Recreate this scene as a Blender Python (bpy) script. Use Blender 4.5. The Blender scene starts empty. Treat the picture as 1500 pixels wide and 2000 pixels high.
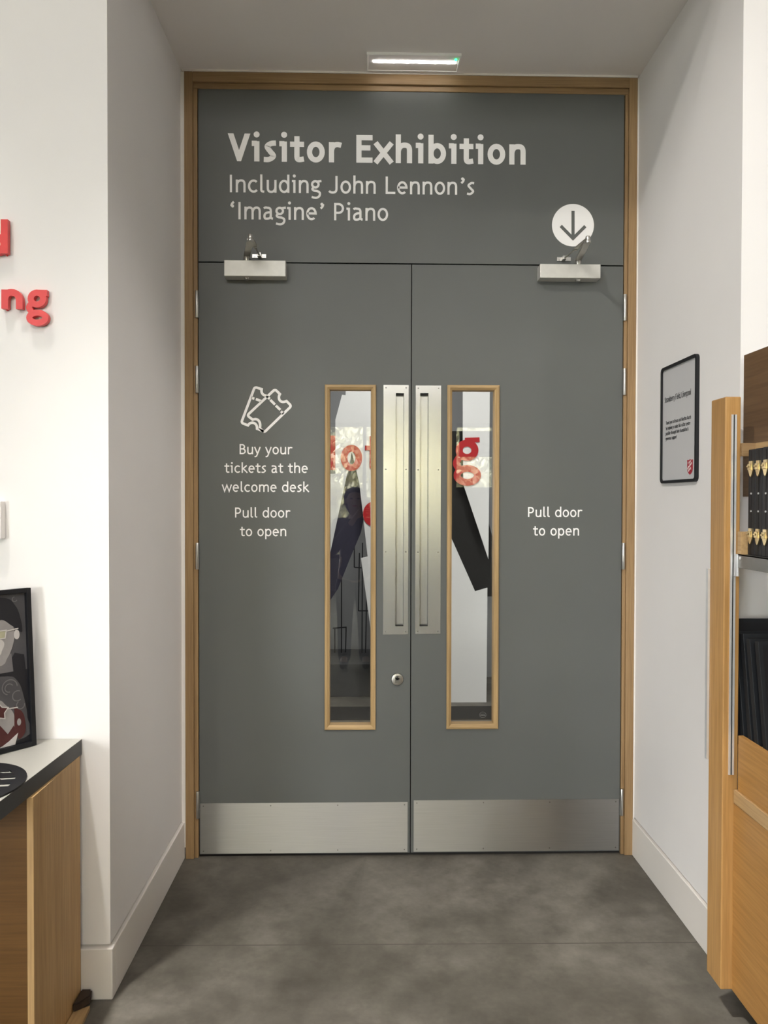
import bpy, bmesh, math, random
from mathutils import Vector, Matrix
from mathutils.geometry import tessellate_polygon
random.seed(7)
C = bpy.context.scene.collection
sc = bpy.context.scene

# ------------------------------------------------------------------ camera
F_PX, CAM = 1450.0, Vector((0.0, -3.24, 1.5606))
YAW, PITCH, ROLL = 0.0224, 0.0149, 0.0019
def cam_axes():
    cy, sy, cp, sp = math.cos(YAW), math.sin(YAW), math.cos(PITCH), math.sin(PITCH)
    f = Vector((sy*cp, cy*cp, -sp)); r = Vector((cy, -sy, 0)); u = r.cross(f)
    cr, sr = math.cos(ROLL), math.sin(ROLL)
    return cr*r + sr*u, -sr*r + cr*u, f
CR, CU, CF = cam_axes()
cam_data = bpy.data.cameras.new('camera')
cam_data.sensor_fit = 'VERTICAL'; cam_data.sensor_height = 36.0
cam_data.lens = 36.0*F_PX/2000.0; cam_data.clip_start = 0.02; cam_data.clip_end = 200
cam = bpy.data.objects.new('camera', cam_data); C.objects.link(cam)
M3 = Matrix((CR, CU, -CF)).transposed()
cam.matrix_world = Matrix.Translation(CAM) @ M3.to_4x4()
sc.camera = cam

# ------------------------------------------------------------------ light and exposure
sc.view_settings.view_transform = 'Standard'; sc.view_settings.look = 'None'
sc.view_settings.gamma = 1.0; sc.view_settings.use_curve_mapping = False
sc.view_settings.exposure = 0.2
world = bpy.data.worlds.new('overcast_sky'); sc.world = world; world.use_nodes = True
bg = world.node_tree.nodes['Background']
bg.inputs[0].default_value = (0.98, 0.97, 1.0, 1); bg.inputs[1].default_value = 37.0

def lamp(name, kind, loc, aim, power, color=(1, 1, 1), **kw):
    d = bpy.data.lights.new(name, kind); d.energy = power; d.color = color
    for k, v in kw.items(): setattr(d, k, v)
    o = bpy.data.objects.new(name, d); C.objects.link(o); o.location = loc
    o.rotation_euler = (Vector(aim) - Vector(loc)).to_track_quat('-Z', 'Y').to_euler()
    return o
WARM = (1.0, 0.955, 0.90)
# ceiling spotlights of the hall; fill lights added where noted
lamp('ceiling_spot_key', 'SPOT', (-1.6, -2.3, 5.6), (0.36, -1.75, 0.0), 950, WARM, spot_size=0.60, spot_blend=0.8, shadow_soft_size=0.10)
lamp('ceiling_spot_wall', 'SPOT', (-1.55, -1.95, 5.6), (-1.25, -1.30, 0.8), 420, WARM, spot_size=0.46, spot_blend=0.9, shadow_soft_size=0.06)
lamp('ceiling_spot_alcove', 'SPOT', (1.8, -4.4, 5.6), (-0.62, -0.25, 1.25), 560, WARM, spot_size=0.33, spot_blend=0.9, shadow_soft_size=0.15)
lamp('ceiling_spot_corner', 'SPOT', (-3.2, -2.6, 5.6), (-1.0, -0.9, 0.9), 60, WARM, spot_size=0.9, spot_blend=0.8, shadow_soft_size=0.10)
lamp('ceiling_spot_shelf', 'SPOT', (0.3, -2.7, 5.6), (1.3, -1.0, 1.2), 60, WARM, spot_size=0.95, spot_blend=0.7, shadow_soft_size=0.08)
lamp('fill_spot_right', 'SPOT', (2.2, -3.2, 5.6), (2.2, -0.9, 2.0), 110, WARM, spot_size=1.0, spot_blend=0.8, shadow_soft_size=0.08)  # fill spot added for the right front wall
lamp('hall_fill_panel', 'AREA', (-0.4, -7.4, 4.4), (0.1, -0.5, 0.9), 130, (1, 0.965, 0.92), shape='RECTANGLE', size=4.5, size_y=1.2)  # tilted fill light added below the ceiling to brighten doors and alcove
lamp('fill_spot_reveal', 'SPOT', (-2.6, -4.4, 5.6), (1.1, -0.45, 1.9), 560, WARM, spot_size=0.42, spot_blend=0.9, shadow_soft_size=0.12)  # added to brighten the right alcove wall
lamp('streak_spot_door', 'SPOT', (-1.42, -4.5, 5.6), (-0.40, 0.0, 0.2), 110, WARM, spot_size=0.24, spot_blend=0.8, shadow_soft_size=0.06)  # added to draw a bright streak on the kick plate
lamp('streak_spot_door', 'SPOT', (-0.26, -4.5, 5.6), (0.0, 0.0, 0.2), 110, WARM, spot_size=0.24, spot_blend=0.8, shadow_soft_size=0.05)  # second spot added for a kick plate streak
# fill lamps added out of view to brighten the exhibition room behind the doors
lamp('exhibition_fill_above', 'AREA', (0.3, 0.9, 3.3), (0.35, 2.6, 0.8), 38, (1, 0.97, 0.95), shape='RECTANGLE', size=1.6, size_y=0.3)
lamp('exhibition_fill_side', 'POINT', (1.9, 0.7, 1.0), (0, 2, 1), 42, (1, 0.97, 0.95), shadow_soft_size=0.15)
lamp('exhibition_fill_back', 'POINT', (-1.0, 2.72, 1.5), (0, 2, 1), 14, (1, 0.97, 0.95), shadow_soft_size=0.15)
# daylight portal in the glazed facade (only guides the sky's light)
pd = bpy.data.lights.new('facade_portal', 'AREA'); pd.shape = 'RECTANGLE'; pd.size = 9.0; pd.size_y = 2.4
pd.cycles.is_portal = True
po = bpy.data.objects.new('facade_portal', pd); C.objects.link(po)
po.location = (-1.6, -9.62, 1.735); po.rotation_euler = (math.radians(90), 0, 0)

# ------------------------------------------------------------------ pixel -> point on a known plane
def ray(px, py): return CF + (px-750)/F_PX*CR - (py-1000)/F_PX*CU
def aty(px, py, y):
    d = ray(px, py); return CAM + d*((y-CAM.y)/d.y)
def atx(px, py, x):
    d = ray(px, py); return CAM + d*((x-CAM.x)/d.x)
def atz(px, py, z):
    d = ray(px, py); return CAM + d*((z-CAM.z)/d.z)

# ------------------------------------------------------------------ materials
def srgb(r, g, b):
    f = lambda c: (c/255/12.92) if c/255 <= 0.04045 else ((c/255+0.055)/1.055)**2.4
    return (f(r), f(g), f(b), 1)
def mat(name):
    m = bpy.data.materials.new(name); m.use_nodes = True
    nt = m.node_tree; return m, nt, nt.nodes['Principled BSDF']
def N(nt, t, **kw):
    n = nt.nodes.new(t)
    for k, v in kw.items(): setattr(n, k, v)
    return n
def mix_rgb(nt, fac, a, b, blend='MIX'):
    n = N(nt, 'ShaderNodeMix', data_type='RGBA', blend_type=blend)
    for i, v in ((0, fac), (6, a), (7, b)):
        if hasattr(v, 'links') or isinstance(v, bpy.types.NodeSocket): nt.links.new(v, n.inputs[i])
        else: n.inputs[i].default_value = v
    return n.outputs[2]
def coords(nt, scale=(1, 1, 1), rot=(0, 0, 0)):
    tc = N(nt, 'ShaderNodeNewGeometry'); mp = N(nt, 'ShaderNodeMapping')
    mp.inputs['Scale'].default_value = scale; mp.inputs['Rotation'].default_value = rot
    nt.links.new(tc.outputs['Position'], mp.inputs[0]); return mp.outputs[0]
def noise(nt, vec, scale, detail=3, rough=0.5):
    n = N(nt, 'ShaderNodeTexNoise'); n.inputs['Scale'].default_value = scale
    n.inputs['Detail'].default_value = detail; n.inputs['Roughness'].default_value = rough
    nt.links.new(vec, n.inputs['Vector']); return n.outputs['Fac']
def ramp(nt, fac, stops):
    n = N(nt, 'ShaderNodeValToRGB'); e = n.color_ramp.elements
    while len(e) < len(stops): e.new(0.5)
    for el, (p, c) in zip(e, stops): el.position = p; el.color = c
    nt.links.new(fac, n.inputs[0]); return n.outputs[0]
def bump(nt, p, h, strength, dist=0.002):
    b = N(nt, 'ShaderNodeBump'); b.inputs['Strength'].default_value = strength; b.inputs['Distance'].default_value = dist
    nt.links.new(h, b.inputs['Height']); nt.links.new(b.outputs[0], p.inputs['Normal'])
def paint(name, col, rough=0.6, var=0.04, spec=0.3, bstr=0.05):
    m, nt, p = mat(name)
    v = coords(nt); f = noise(nt, v, 3.0, 4)
    dark = tuple(c*(1-var) for c in col[:3]) + (1,); lite = tuple(min(1, c*(1+var)) for c in col[:3]) + (1,)
    nt.links.new(ramp(nt, f, [(0.3, dark), (0.7, lite)]), p.inputs['Base Color'])
    p.inputs['Roughness'].default_value = rough; p.inputs['Specular IOR Level'].default_value = spec
    if bstr: bump(nt, p, noise(nt, v, 260, 2), bstr, 0.001)
    return m
def wood(name, c0, c1, axis, rough=0.45, scale=1.0):
    m, nt, p = mat(name)
    s = [26*scale, 26*scale, 26*scale]; s['xyz'.index(axis)] = 1.3*scale
    v = coords(nt, s)
    a = noise(nt, v, 1.0, 6, 0.6)
    s2 = [150, 150, 150]; s2['xyz'.index(axis)] = 5
    b = noise(nt, coords(nt, s2), 1.0, 3, 0.6)
    col = ramp(nt, a, [(0.3, c0), (0.68, c1)])
    fine = ramp(nt, b, [(0.35, (0.78, 0.76, 0.74, 1)), (0.6, (1, 1, 1, 1))])
    nt.links.new(mix_rgb(nt, 0.8, col, fine, 'MULTIPLY'), p.inputs['Base Color'])
    p.inputs['Roughness'].default_value = rough; p.inputs['Specular IOR Level'].default_value = 0.35
    bump(nt, p, b, 0.12, 0.0006)
    return m
def brushed(name, axis, col=(0.62, 0.61, 0.59, 1), rough=0.30, aniso=0.8):
    m, nt, p = mat(name)
    p.inputs['Metallic'].default_value = 1.0
    s = [900, 900, 900]; s['xyz'.index(axis)] = 6
    f = noise(nt, coords(nt, s), 1.0, 2)
    nt.links.new(ramp(nt, f, [(0.3, tuple(c*0.90 for c in col[:3])+(1,)), (0.7, col)]), p.inputs['Base Color'])
    sm = noise(nt, coords(nt), 9.0, 4)
    mr = N(nt, 'ShaderNodeMapRange'); mr.inputs[1].default_value = 0.35; mr.inputs[2].default_value = 0.75
    mr.inputs[1].default_value = 0.25; mr.inputs[2].default_value = 0.8; mr.inputs[3].default_value = rough; mr.inputs[4].default_value = rough+0.05
    if axis == 'x': nt.links.new(sm, mr.inputs[0]); nt.links.new(mr.outputs[0], p.inputs['Roughness'])
    else: p.inputs['Roughness'].default_value = rough
    p.inputs['Anisotropic'].default_value = aniso
    cx = N(nt, 'ShaderNodeCombineXYZ'); cx.inputs['XYZ'.index('Z' if axis == 'x' else 'X')].default_value = 1.0
    nt.links.new(cx.outputs[0], p.inputs['Tangent'])
    return m
def plain(name, col, rough=0.5, metal=0.0, spec=0.4):
    m, nt, p = mat(name)
    f = noise(nt, coords(nt), 40, 3)
    nt.links.new(ramp(nt, f, [(0.3, tuple(c*0.93 for c in col[:3])+(1,)), (0.7, col)]), p.inputs['Base Color'])
    p.inputs['Roughness'].default_value = rough; p.inputs['Metallic'].default_value = metal
    p.inputs['Specular IOR Level'].default_value = spec
    return m
def emit(name, col, s):
    m, nt, p = mat(name)
    p.inputs['Base Color'].default_value = col
    p.inputs['Emission Color'].default_value = col; p.inputs['Emission Strength'].default_value = s
    return m
def pane_mat(name, refl):
    m = bpy.data.materials.new(name); m.use_nodes = True; nt = m.node_tree; nt.nodes.clear()
    out = N(nt, 'ShaderNodeOutputMaterial'); mx = N(nt, 'ShaderNodeMixShader')
    t = N(nt, 'ShaderNodeBsdfTransparent'); g = N(nt, 'ShaderNodeBsdfGlossy')
    t.inputs[0].default_value = (0.93, 0.95, 0.94, 1); g.inputs['Roughness'].default_value = 0.0
    fr = N(nt, 'ShaderNodeFresnel'); fr.inputs['IOR'].default_value = 1.52
    mu = N(nt, 'ShaderNodeMath', operation='MULTIPLY'); mu.inputs[1].default_value = refl; mu.use_clamp = True
    nt.links.new(fr.outputs[0], mu.inputs[0]); nt.links.new(mu.outputs[0], mx.inputs[0])
    nt.links.new(t.outputs[0], mx.inputs[1]); nt.links.new(g.outputs[0], mx.inputs[2])
    nt.links.new(mx.outputs[0], out.inputs[0]); return m

def leaves():
    m, nt, p = mat('autumn_leaves')
    f = noise(nt, coords(nt), 2.2, 4)
    nt.links.new(ramp(nt, f, [(0.32, (0.16, 0.17, 0.10, 1)), (0.5, (0.45, 0.41, 0.235, 1)), (0.66, (0.66, 0.62, 0.48, 1))]), p.inputs['Base Color'])
    p.inputs['Roughness'].default_value = 0.7; return m
def concrete():
    m, nt, p = mat('polished_concrete')
    v = coords(nt)
    a = noise(nt, v, 1.7, 6, 0.62); b = noise(nt, v, 9.0, 5, 0.65); c = noise(nt, v, 60, 3)
    base = ramp(nt, a, [(0.36, (0.092, 0.083, 0.069, 1)), (0.5, (0.138, 0.127, 0.107, 1)), (0.62, (0.205, 0.190, 0.162, 1))])
    det = ramp(nt, b, [(0.34, (0.70, 0.69, 0.67, 1)), (0.60, (1.05, 1.05, 1.05, 1))])
    col = mix_rgb(nt, 0.85, base, det, 'MULTIPLY')
    fin = ramp(nt, c, [(0.3, (0.90, 0.90, 0.90, 1)), (0.6, (1, 1, 1, 1))])
    col = mix_rgb(nt, 0.7, col, fin, 'MULTIPLY')
    # saw-cut joint across the alcove
    sep = N(nt, 'ShaderNodeSeparateXYZ'); g = N(nt, 'ShaderNodeNewGeometry'); nt.links.new(g.outputs['Position'], sep.inputs[0])
    k = N(nt, 'ShaderNodeMath', operation='MULTIPLY_ADD'); k.inputs[1].default_value = 0.009; k.inputs[2].default_value = 0.650
    nt.links.new(sep.outputs['X'], k.inputs[0])
    ad = N(nt, 'ShaderNodeMath', operation='ADD'); nt.links.new(sep.outputs['Y'], ad.inputs[0]); nt.links.new(k.outputs[0], ad.inputs[1])
    ab = N(nt, 'ShaderNodeMath', operation='ABSOLUTE'); nt.links.new(ad.outputs[0], ab.inputs[0])
    lt = N(nt, 'ShaderNodeMath', operation='LESS_THAN'); lt.inputs[1].default_value = 0.0022; nt.links.new(ab.outputs[0], lt.inputs[0])
    col = mix_rgb(nt, lt.outputs[0], col, (0.075, 0.068, 0.055, 1))
    nt.links.new(col, p.inputs['Base Color'])
    mr = N(nt, 'ShaderNodeMapRange'); mr.inputs[3].default_value = 0.42; mr.inputs[4].default_value = 0.7
    nt.links.new(b, mr.inputs[0]); nt.links.new(mr.outputs[0], p.inputs['Roughness'])
    p.inputs['Specular IOR Level'].default_value = 0.35
    bump(nt, p, b, 0.10, 0.002)
    return m

M = dict(
    wall=paint('white_wall_paint', (0.86, 0.842, 0.832, 1), 0.7, 0.012),
    ceil=paint('ceiling_paint', (0.90, 0.87, 0.85, 1), 0.8, 0.012),
    skirt=paint('skirting_paint', (0.80, 0.765, 0.72, 1), 0.45, 0.02),
    door=paint('grey_door_paint', (0.116, 0.122, 0.116, 1), 0.42, 0.03, 0.35, 0.03),
    vinyl=paint('white_vinyl', (0.93, 0.92, 0.91, 1), 0.5, 0.01, 0.3, 0),
    oak_z=wood('oak_upright', (0.28, 0.175, 0.082, 1), (0.385, 0.25, 0.125, 1), 'z'),
    oak_x=wood('oak_crosswise', (0.27, 0.17, 0.082, 1), (0.37, 0.24, 0.122, 1), 'x'),
    bead_z=wood('oak_bead_upright', (0.38, 0.255, 0.115, 1), (0.50, 0.345, 0.17, 1), 'z'),
    bead_x=wood('oak_bead_crosswise', (0.38, 0.255, 0.115, 1), (0.50, 0.345, 0.17, 1), 'x'),
    post=wood('oak_post', (0.42, 0.225, 0.070, 1), (0.54, 0.31, 0.115, 1), 'z'),
    unit_y=wood('oak_veneer', (0.40, 0.20, 0.058, 1), (0.50, 0.27, 0.085, 1), 'y', 0.4, 0.6),
    lip_y=wood('pale_oak_lip', (0.46, 0.30, 0.14, 1), (0.55, 0.37, 0.185, 1), 'y'),
    walnut=wood('dark_header_veneer', (0.125, 0.068, 0.030, 1), (0.20, 0.115, 0.055, 1), 'y', 0.4, 0.7),
    ply=wood('birch_ply', (0.50, 0.31, 0.13, 1), (0.60, 0.39, 0.185, 1), 'z', 0.5, 0.5),
    ply_x=wood('orange_veneer', (0.115, 0.052, 0.010, 1), (0.165, 0.080, 0.020, 1), 'x', 0.5, 0.6),
    steel_h=brushed('brushed_steel_crosswise', 'x', (0.48, 0.475, 0.46, 1), 0.42, 0.95),
    steel_v=brushed('brushed_steel_upright', 'z', (0.64, 0.635, 0.625, 1), 0.27, 0.6),
    silver=plain('silver_painted_metal', (0.62, 0.61, 0.57, 1), 0.45, 0.35),
    chrome=plain('satin_metal', (0.55, 0.54, 0.51, 1), 0.32, 1.0),
    alu=plain('aluminium_channel', (0.80, 0.81, 0.82, 1), 0.38, 0.55),
    shelf_steel=plain('grey_steel', (0.23, 0.225, 0.215, 1), 0.4, 0.8),
    screw=plain('screw_metal', (0.25, 0.24, 0.22, 1), 0.4, 1.0),
    dark=plain('dark_gap', (0.012, 0.011, 0.010, 1), 0.8),
    black=plain('black_lacquer', (0.006, 0.0065, 0.009, 1), 0.5),
    blackfab=plain('black_board', (0.008, 0.010, 0.013, 1), 0.6),
    brass=plain('brass', (0.72, 0.58, 0.33, 1), 0.35, 1.0),
    red=plain('red_letter', (0.78, 0.075, 0.075, 1), 0.35),
    deepred=plain('deep_red', (0.50, 0.018, 0.022, 1), 0.45),
    shield=plain('shield_red', (0.45, 0.03, 0.05, 1), 0.5),
    ink=plain('black_ink', (0.02, 0.02, 0.022, 1), 0.6),
    paper=paint('notice_paper', (0.60, 0.60, 0.61, 1), 0.25, 0.01, 0.4, 0),
    top=paint('grey_worktop', (0.46, 0.45, 0.41, 1), 0.3, 0.03, 0.45, 0),
    topedge=paint('worktop_edge', (0.075, 0.077, 0.076, 1), 0.4, 0.15, 0.3, 0),
    rubber=plain('dark_brown_stopper', (0.045, 0.028, 0.018, 1), 0.6),
    slate=paint('slate_wall_paint', (0.27, 0.27, 0.275, 1), 0.7, 0.05),
    board=paint('white_display_board', (0.80, 0.79, 0.77, 1), 0.6, 0.01, 0.3, 0),
    indigo=plain('reflection_indigo', (0.035, 0.032, 0.055, 1), 0.7),
    plinth=plain('dark_plinth', (0.065, 0.065, 0.067, 1), 0.6),
    glass=pane_mat('door_glass', 1.5), win=pane_mat('facade_glass', 1.0),
    stamp=plain('etched_stamp', (0.16, 0.16, 0.16, 1), 0.7),
    floor=concrete(),
    led=emit('led_strip', (1, 0.97, 0.93, 1), 13.0), green=emit('green_led', (0.05, 1.0, 0.30, 1), 3.0),
    g1=plain('print_dark', (0.018, 0.018, 0.022, 1), 0.5), g2=plain('print_mid', (0.085, 0.082, 0.088, 1), 0.5),
    g3=plain('print_skin', (0.33, 0.31, 0.305, 1), 0.5), g4=plain('print_light', (0.60, 0.57, 0.55, 1), 0.5),
    g2b=plain('print_grey', (0.17, 0.16, 0.165, 1), 0.5), lens=plain('print_lens', (0.46, 0.44, 0.30, 1), 0.5), auburn=plain('print_auburn', (0.075, 0.018, 0.018, 1), 0.5),
    bark=plain('bark', (0.06, 0.045, 0.03, 1), 0.9),
    leaf=leaves(), grass=plain('lawn', (0.05, 0.055, 0.035, 1), 0.9),
)

# ------------------------------------------------------------------ mesh helpers
class MB:
    def __init__(s): s.bm = bmesh.new()
    def box(s, x0, x1, y0, y1, z0, z1, bev=0.0):
        t = bmesh.new(); bmesh.ops.create_cube(t, size=1)
        for v in t.verts: v.co = Vector(((x0+x1)/2 + v.co.x*(x1-x0), (y0+y1)/2 + v.co.y*(y1-y0), (z0+z1)/2 + v.co.z*(z1-z0)))
        if bev: bmesh.ops.bevel(t, geom=list(t.edges), offset=bev, segments=2, affect='EDGES', profile=0.5)
        return s.add(t)
    def add(s, t, mx=None):
        if mx is not None: t.transform(mx)
        me = bpy.data.meshes.new('tmp'); t.to_mesh(me); t.free(); s.bm.from_mesh(me); bpy.data.meshes.remove(me); return s
    def xf(s, mx): s.bm.transform(mx); return s
    def cyl(s, a, b, r0, r1=None, n=20, bev=0):
        a, b = Vector(a), Vector(b); r1 = r0 if r1 is None else r1
        t = bmesh.new(); bmesh.ops.create_cone(t, cap_ends=True, segments=n, radius1=r0, radius2=r1, depth=(b-a).length)
        if bev:
            bmesh.ops.bevel(t, geom=[e for e in t.edges if len(e.link_faces) == 2 and any(len(f.verts) > 4 for f in e.link_faces)], offset=bev, segments=2, affect='EDGES', profile=0.5)
        q = (b-a).to_track_quat('Z', 'Y').to_matrix().to_4x4()
        return s.add(t, Matrix.Translation((a+b)/2) @ q)
    def bar(s, a, b, w, h, up=(0, 0, 1), bev=0.0):
        a, b = Vector(a), Vector(b); d = (b-a).normalized(); side = d.cross(Vector(up)).normalized(); u = side.cross(d)
        t = bmesh.new(); bmesh.ops.create_cube(t, size=1)
        L = (b-a).length
        for v in t.verts: v.co = (a+b)/2 + d*v.co.x*L + side*v.co.y*w + u*v.co.z*h
        if bev: bmesh.ops.bevel(t, geom=list(t.edges), offset=bev, segments=1, affect='EDGES')
        return s.add(t)
    def prism(s, pts, d):
        """polygon of 3-D points pushed along vector d"""
        t = bmesh.new(); d = Vector(d)
        a = [t.verts.new(Vector(p)) for p in pts]; b = [t.verts.new(Vector(p)+d) for p in pts]
        n = len(a)
        for i in range(n): t.faces.new((a[i], b[i], b[(i+1) % n], a[(i+1) % n]))
        for q in tessellate_polygon([[v.co.copy() for v in a]]):
            t.faces.new([a[i] for i in q]); t.faces.new([b[i] for i in q[::-1]])
        bmesh.ops.recalc_face_normals(t, faces=t.faces); return s.add(t)
    def slab(s, x0, x1, z0, z1, y0, y1, holes):
        """panel facing -y with rectangular openings (x0,x1,z0,z1)"""
        xs = sorted({x0, x1, *[h[i] for h in holes for i in (0, 1)]}); zs = sorted({z0, z1, *[h[i] for h in holes for i in (2, 3)]})
        def solid(i, j):
            if i < 0 or j < 0 or i >= len(xs)-1 or j >= len(zs)-1: return False
            cx, cz = (xs[i]+xs[i+1])/2, (zs[j]+zs[j+1])/2
            return not any(h[0] < cx < h[1] and h[2] < cz < h[3] for h in holes)
        t = bmesh.new(); q = lambda *p: t.faces.new([t.verts.new(v) for v in p])
        for i in range(len(xs)-1):
            for j in range(len(zs)-1):
                if not solid(i, j): continue
                a, b, c, d = xs[i], xs[i+1], zs[j], zs[j+1]
                q((a, y0, c), (b, y0, c), (b, y0, d), (a, y0, d)); q((a, y1, d), (b, y1, d), (b, y1, c), (a, y1, c))
                if not solid(i-1, j): q((a, y1, c), (a, y0, c), (a, y0, d), (a, y1, d))
                if not solid(i+1, j): q((b, y0, c), (b, y1, c), (b, y1, d), (b, y0, d))
                if not solid(i, j-1): q((a, y1, c), (b, y1, c), (b, y0, c), (a, y0, c))
                if not solid(i, j+1): q((a, y0, d), (b, y0, d), (b, y1, d), (a, y1, d))
        bmesh.ops.remove_doubles(t, verts=t.verts, dist=1e-5); return s.add(t)

ORG = {}
def obj(name, mb, m, parent=None, smooth=False, kind=None):
    me = bpy.data.meshes.new(name); o = bpy.data.objects.new(name, me)
    org = ORG[parent.name] if parent else Vector((0, 0, 0))
    if parent is None:
        xs = [v.co for v in mb.bm.verts]
        org = Vector(((min(v.x for v in xs)+max(v.x for v in xs))/2, (min(v.y for v in xs)+max(v.y for v in xs))/2, min(v.z for v in xs)))
        o.location = org
    mb.bm.transform(Matrix.Translation(-org)); mb.bm.normal_update()
    mb.bm.to_mesh(me); mb.bm.free()
    if smooth:
        for p in me.polygons: p.use_smooth = True
        me.set_sharp_from_angle(angle=math.radians(40))
    for mm in (m if isinstance(m, (list, tuple)) else [m]): me.materials.append(mm)
    C.objects.link(o)
    if parent: o.parent = parent
    ORG[o.name] = org
    return o
def tag(o, label, cat, group=None, kind=None):
    o['label'] = label; o['category'] = cat
    if group: o['group'] = group
    if kind: o['kind'] = kind
    return o
def thing(name, label, cat, loc, group=None, kind=None):
    o = bpy.data.objects.new(name, None); C.objects.link(o); o.location = loc; o.empty_display_size = 0.05
    ORG[o.name] = Vector(loc); return tag(o, label, cat, group, kind)
def struct(name, mb, m, label, cat, parent=None):
    o = obj(name, mb, m, parent); return tag(o, label, cat, None, 'structure')

# ------------------------------------------------------------------ lettering made of strokes
def bez(p0, c1, c2, p3, n=8):
    r = []
    for i in range(n+1):
        t = i/n; u = 1-t
        r.append((u**3*p0[0]+3*u*u*t*c1[0]+3*u*t*t*c2[0]+t**3*p3[0], u**3*p0[1]+3*u*u*t*c1[1]+3*u*t*t*c2[1]+t**3*p3[1]))
    return r
def ell(cx, cy, rx, ry, a0=0, a1=360, n=28):
    closed = abs(a1-a0) >= 359.9
    k = n if closed else n+1
    return [(cx+rx*math.cos(math.radians(a0+(a1-a0)*i/n)), cy+ry*math.sin(math.radians(a0+(a1-a0)*i/n))) for i in range(k)]
def spline(pts, n=7):
    r = []
    P = [pts[0]] + list(pts) + [pts[-1]]
    for i in range(1, len(P)-2):
        p0, p1, p2, p3 = P[i-1], P[i], P[i+1], P[i+2]
        for k in range(n):
            t = k/n
            r.append(tuple(0.5*((2*p1[j]) + (-p0[j]+p2[j])*t + (2*p0[j]-5*p1[j]+4*p2[j]-p3[j])*t*t + (-p0[j]+3*p1[j]-3*p2[j]+p3[j])*t**3) for j in (0, 1)))
    r.append(pts[-1]); return r
X, CAP, ASC = 5.23, 7.16, 7.45
def arch(xs, xe, h):
    top = X+0.12-h; mid = (xs+xe)/2+0.15
    return bez((xs, X-2.2), (xs+0.2, X-1.0), (xs+0.8, top), (mid, top)) + bez((mid, top), (xe-0.35, top), (xe, X-0.9), (xe, X-2.1))[1:] + [(xe, 0)]
def glyph(ch, w):
    """-> advance, [(points, closed)], dots [(x, y, r)] in tenths of an em"""
    h = w/2; L = 0.62; o = []; dots = []
    S = lambda pts: o.append((pts, False))
    K = lambda pts: o.append((pts, True))
    ry = X/2+0.1-h; cy = X/2
    bx = 0.12*(w-0.9)
    if ch == ' ': return 3.0, o, dots
    if ch == 'o': adv = 5.4+bx; K(ell(adv/2, cy, adv/2-0.42-h, ry)); return adv, o, dots
    if ch in 'nhmru':
        if ch == 'm':
            adv = 8.3; xs = L+h; xe = adv-L-h; xm = (xs+xe)/2
            S([(xs, 0), (xs, X)]); S(arch(xs, xm, h)); S(arch(xm, xe, h)); return adv, o, dots
        if ch == 'r':
            adv = 3.95; xs = L+h; S([(xs, 0), (xs, X)]); t = X+0.08-h
            S(bez((xs, X-2.2), (xs+0.2, X-0.9), (xs+0.8, t), (xs+1.7, t)) + [(adv-0.12, t-0.22)]); return adv, o, dots
        adv = 5.46+bx; xs = L+h; xe = adv-L-h
        if ch == 'u':
            S([(xe, 0), (xe, X)]); a = [(adv-px, X-py) for px, py in arch(xs, xe, h)]; S(a); return adv, o, dots
        S([(xs, 0), (xs, X if ch == 'n' else ASC)]); S(arch(xs, xe, h)); return adv, o, dots
    if ch in 'bdp':
        adv = 5.57+bx; xs = L+h; xe = adv-0.42-h
        if ch == 'd': xs, xe = 0.42+h, adv-L-h
        K(ell((xs+xe)/2, cy, (xe-xs)/2, ry))
        if ch == 'b': S([(xs, 0), (xs, ASC)])
        if ch == 'd': S([(xe, 0), (xe, ASC)])
        if ch == 'p': S([(xs, -2.1), (xs, X)])
        return adv, o, dots
    if ch == 'a':
        adv = 5.25+bx; xe = 3.95+bx-h+0.2
        S(bez((0.75, 4.55), (1.3, X), (1.9, X+0.1-h), (2.25, X+0.1-h)) + bez((2.25, X+0.1-h), (xe-0.5, X+0.1-h), (xe, 4.6), (xe, 3.5))[1:] + bez((xe, 1.2), (xe, 0.7), (xe+0.3, h), (xe+0.95, h*0.9)))
        S(bez((xe, 3.02), (2.2, 3.1), (0.5+h, 2.7), (0.5+h, 1.45)) + bez((0.5+h, 1.45), (0.5+h, 0.2), (1.6, h-0.1), (2.0, h-0.1))[1:] + bez((2.0, h-0.1), (2.9, h-0.1), (xe, 0.7), (xe, 1.6))[1:])
        return adv, o, dots
    if ch == 'c':
        adv = 4.95; S(ell(2.85, cy, 2.43-h, ry, 48, 316)); return adv, o, dots
    if ch == 'e':
        adv = 5.45+bx; xl, xr = 0.45+h, adv-0.5-h; cx = (xl+xr)/2; m = 2.72
        S([(xl, m), (xr, m)] + ell(cx, cy, (xr-xl)/2, ry, 4, 180)[1:] + ell(cx, cy, (xr-xl)/2, ry, 180, 312)[1:]); return adv, o, dots
    if ch == 's':
        adv = 4.05+bx
        S(spline([(adv-0.55, X-0.45), (2.3, X+0.1-h), (0.62+h, X-1.35), (adv/2, cy+0.05), (adv-0.52-h, 1.45), (adv/2-0.25, h-0.1), (0.42, 0.55)])); return adv, o, dots
    if ch == 'g':
        adv = 5.02+bx; K(ell(2.3, 3.62, 1.85-h+bx, 1.6-h*0.7)); S([(3.0, 4.72), (4.95, 5.0)])
        S(spline([(1.5, 2.35), (1.02, 1.65), (1.7, 1.05), (3.2, 0.85), (4.25, 0.1), (4.0, -1.2), (2.6, -1.9), (0.7, -1.55)])); return adv, o, dots
    if ch == 'i':
        adv = 2.85+bx*2; x = 1.55+bx; S([(x, 0), (x, X)]); S([(x-h-0.62, X-h*0.85), (x, X-h*0.85)]); dots.append((x-0.05, 6.95, 0.62+0.17*(w-0.9)/0.5)); return adv, o, dots
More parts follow.
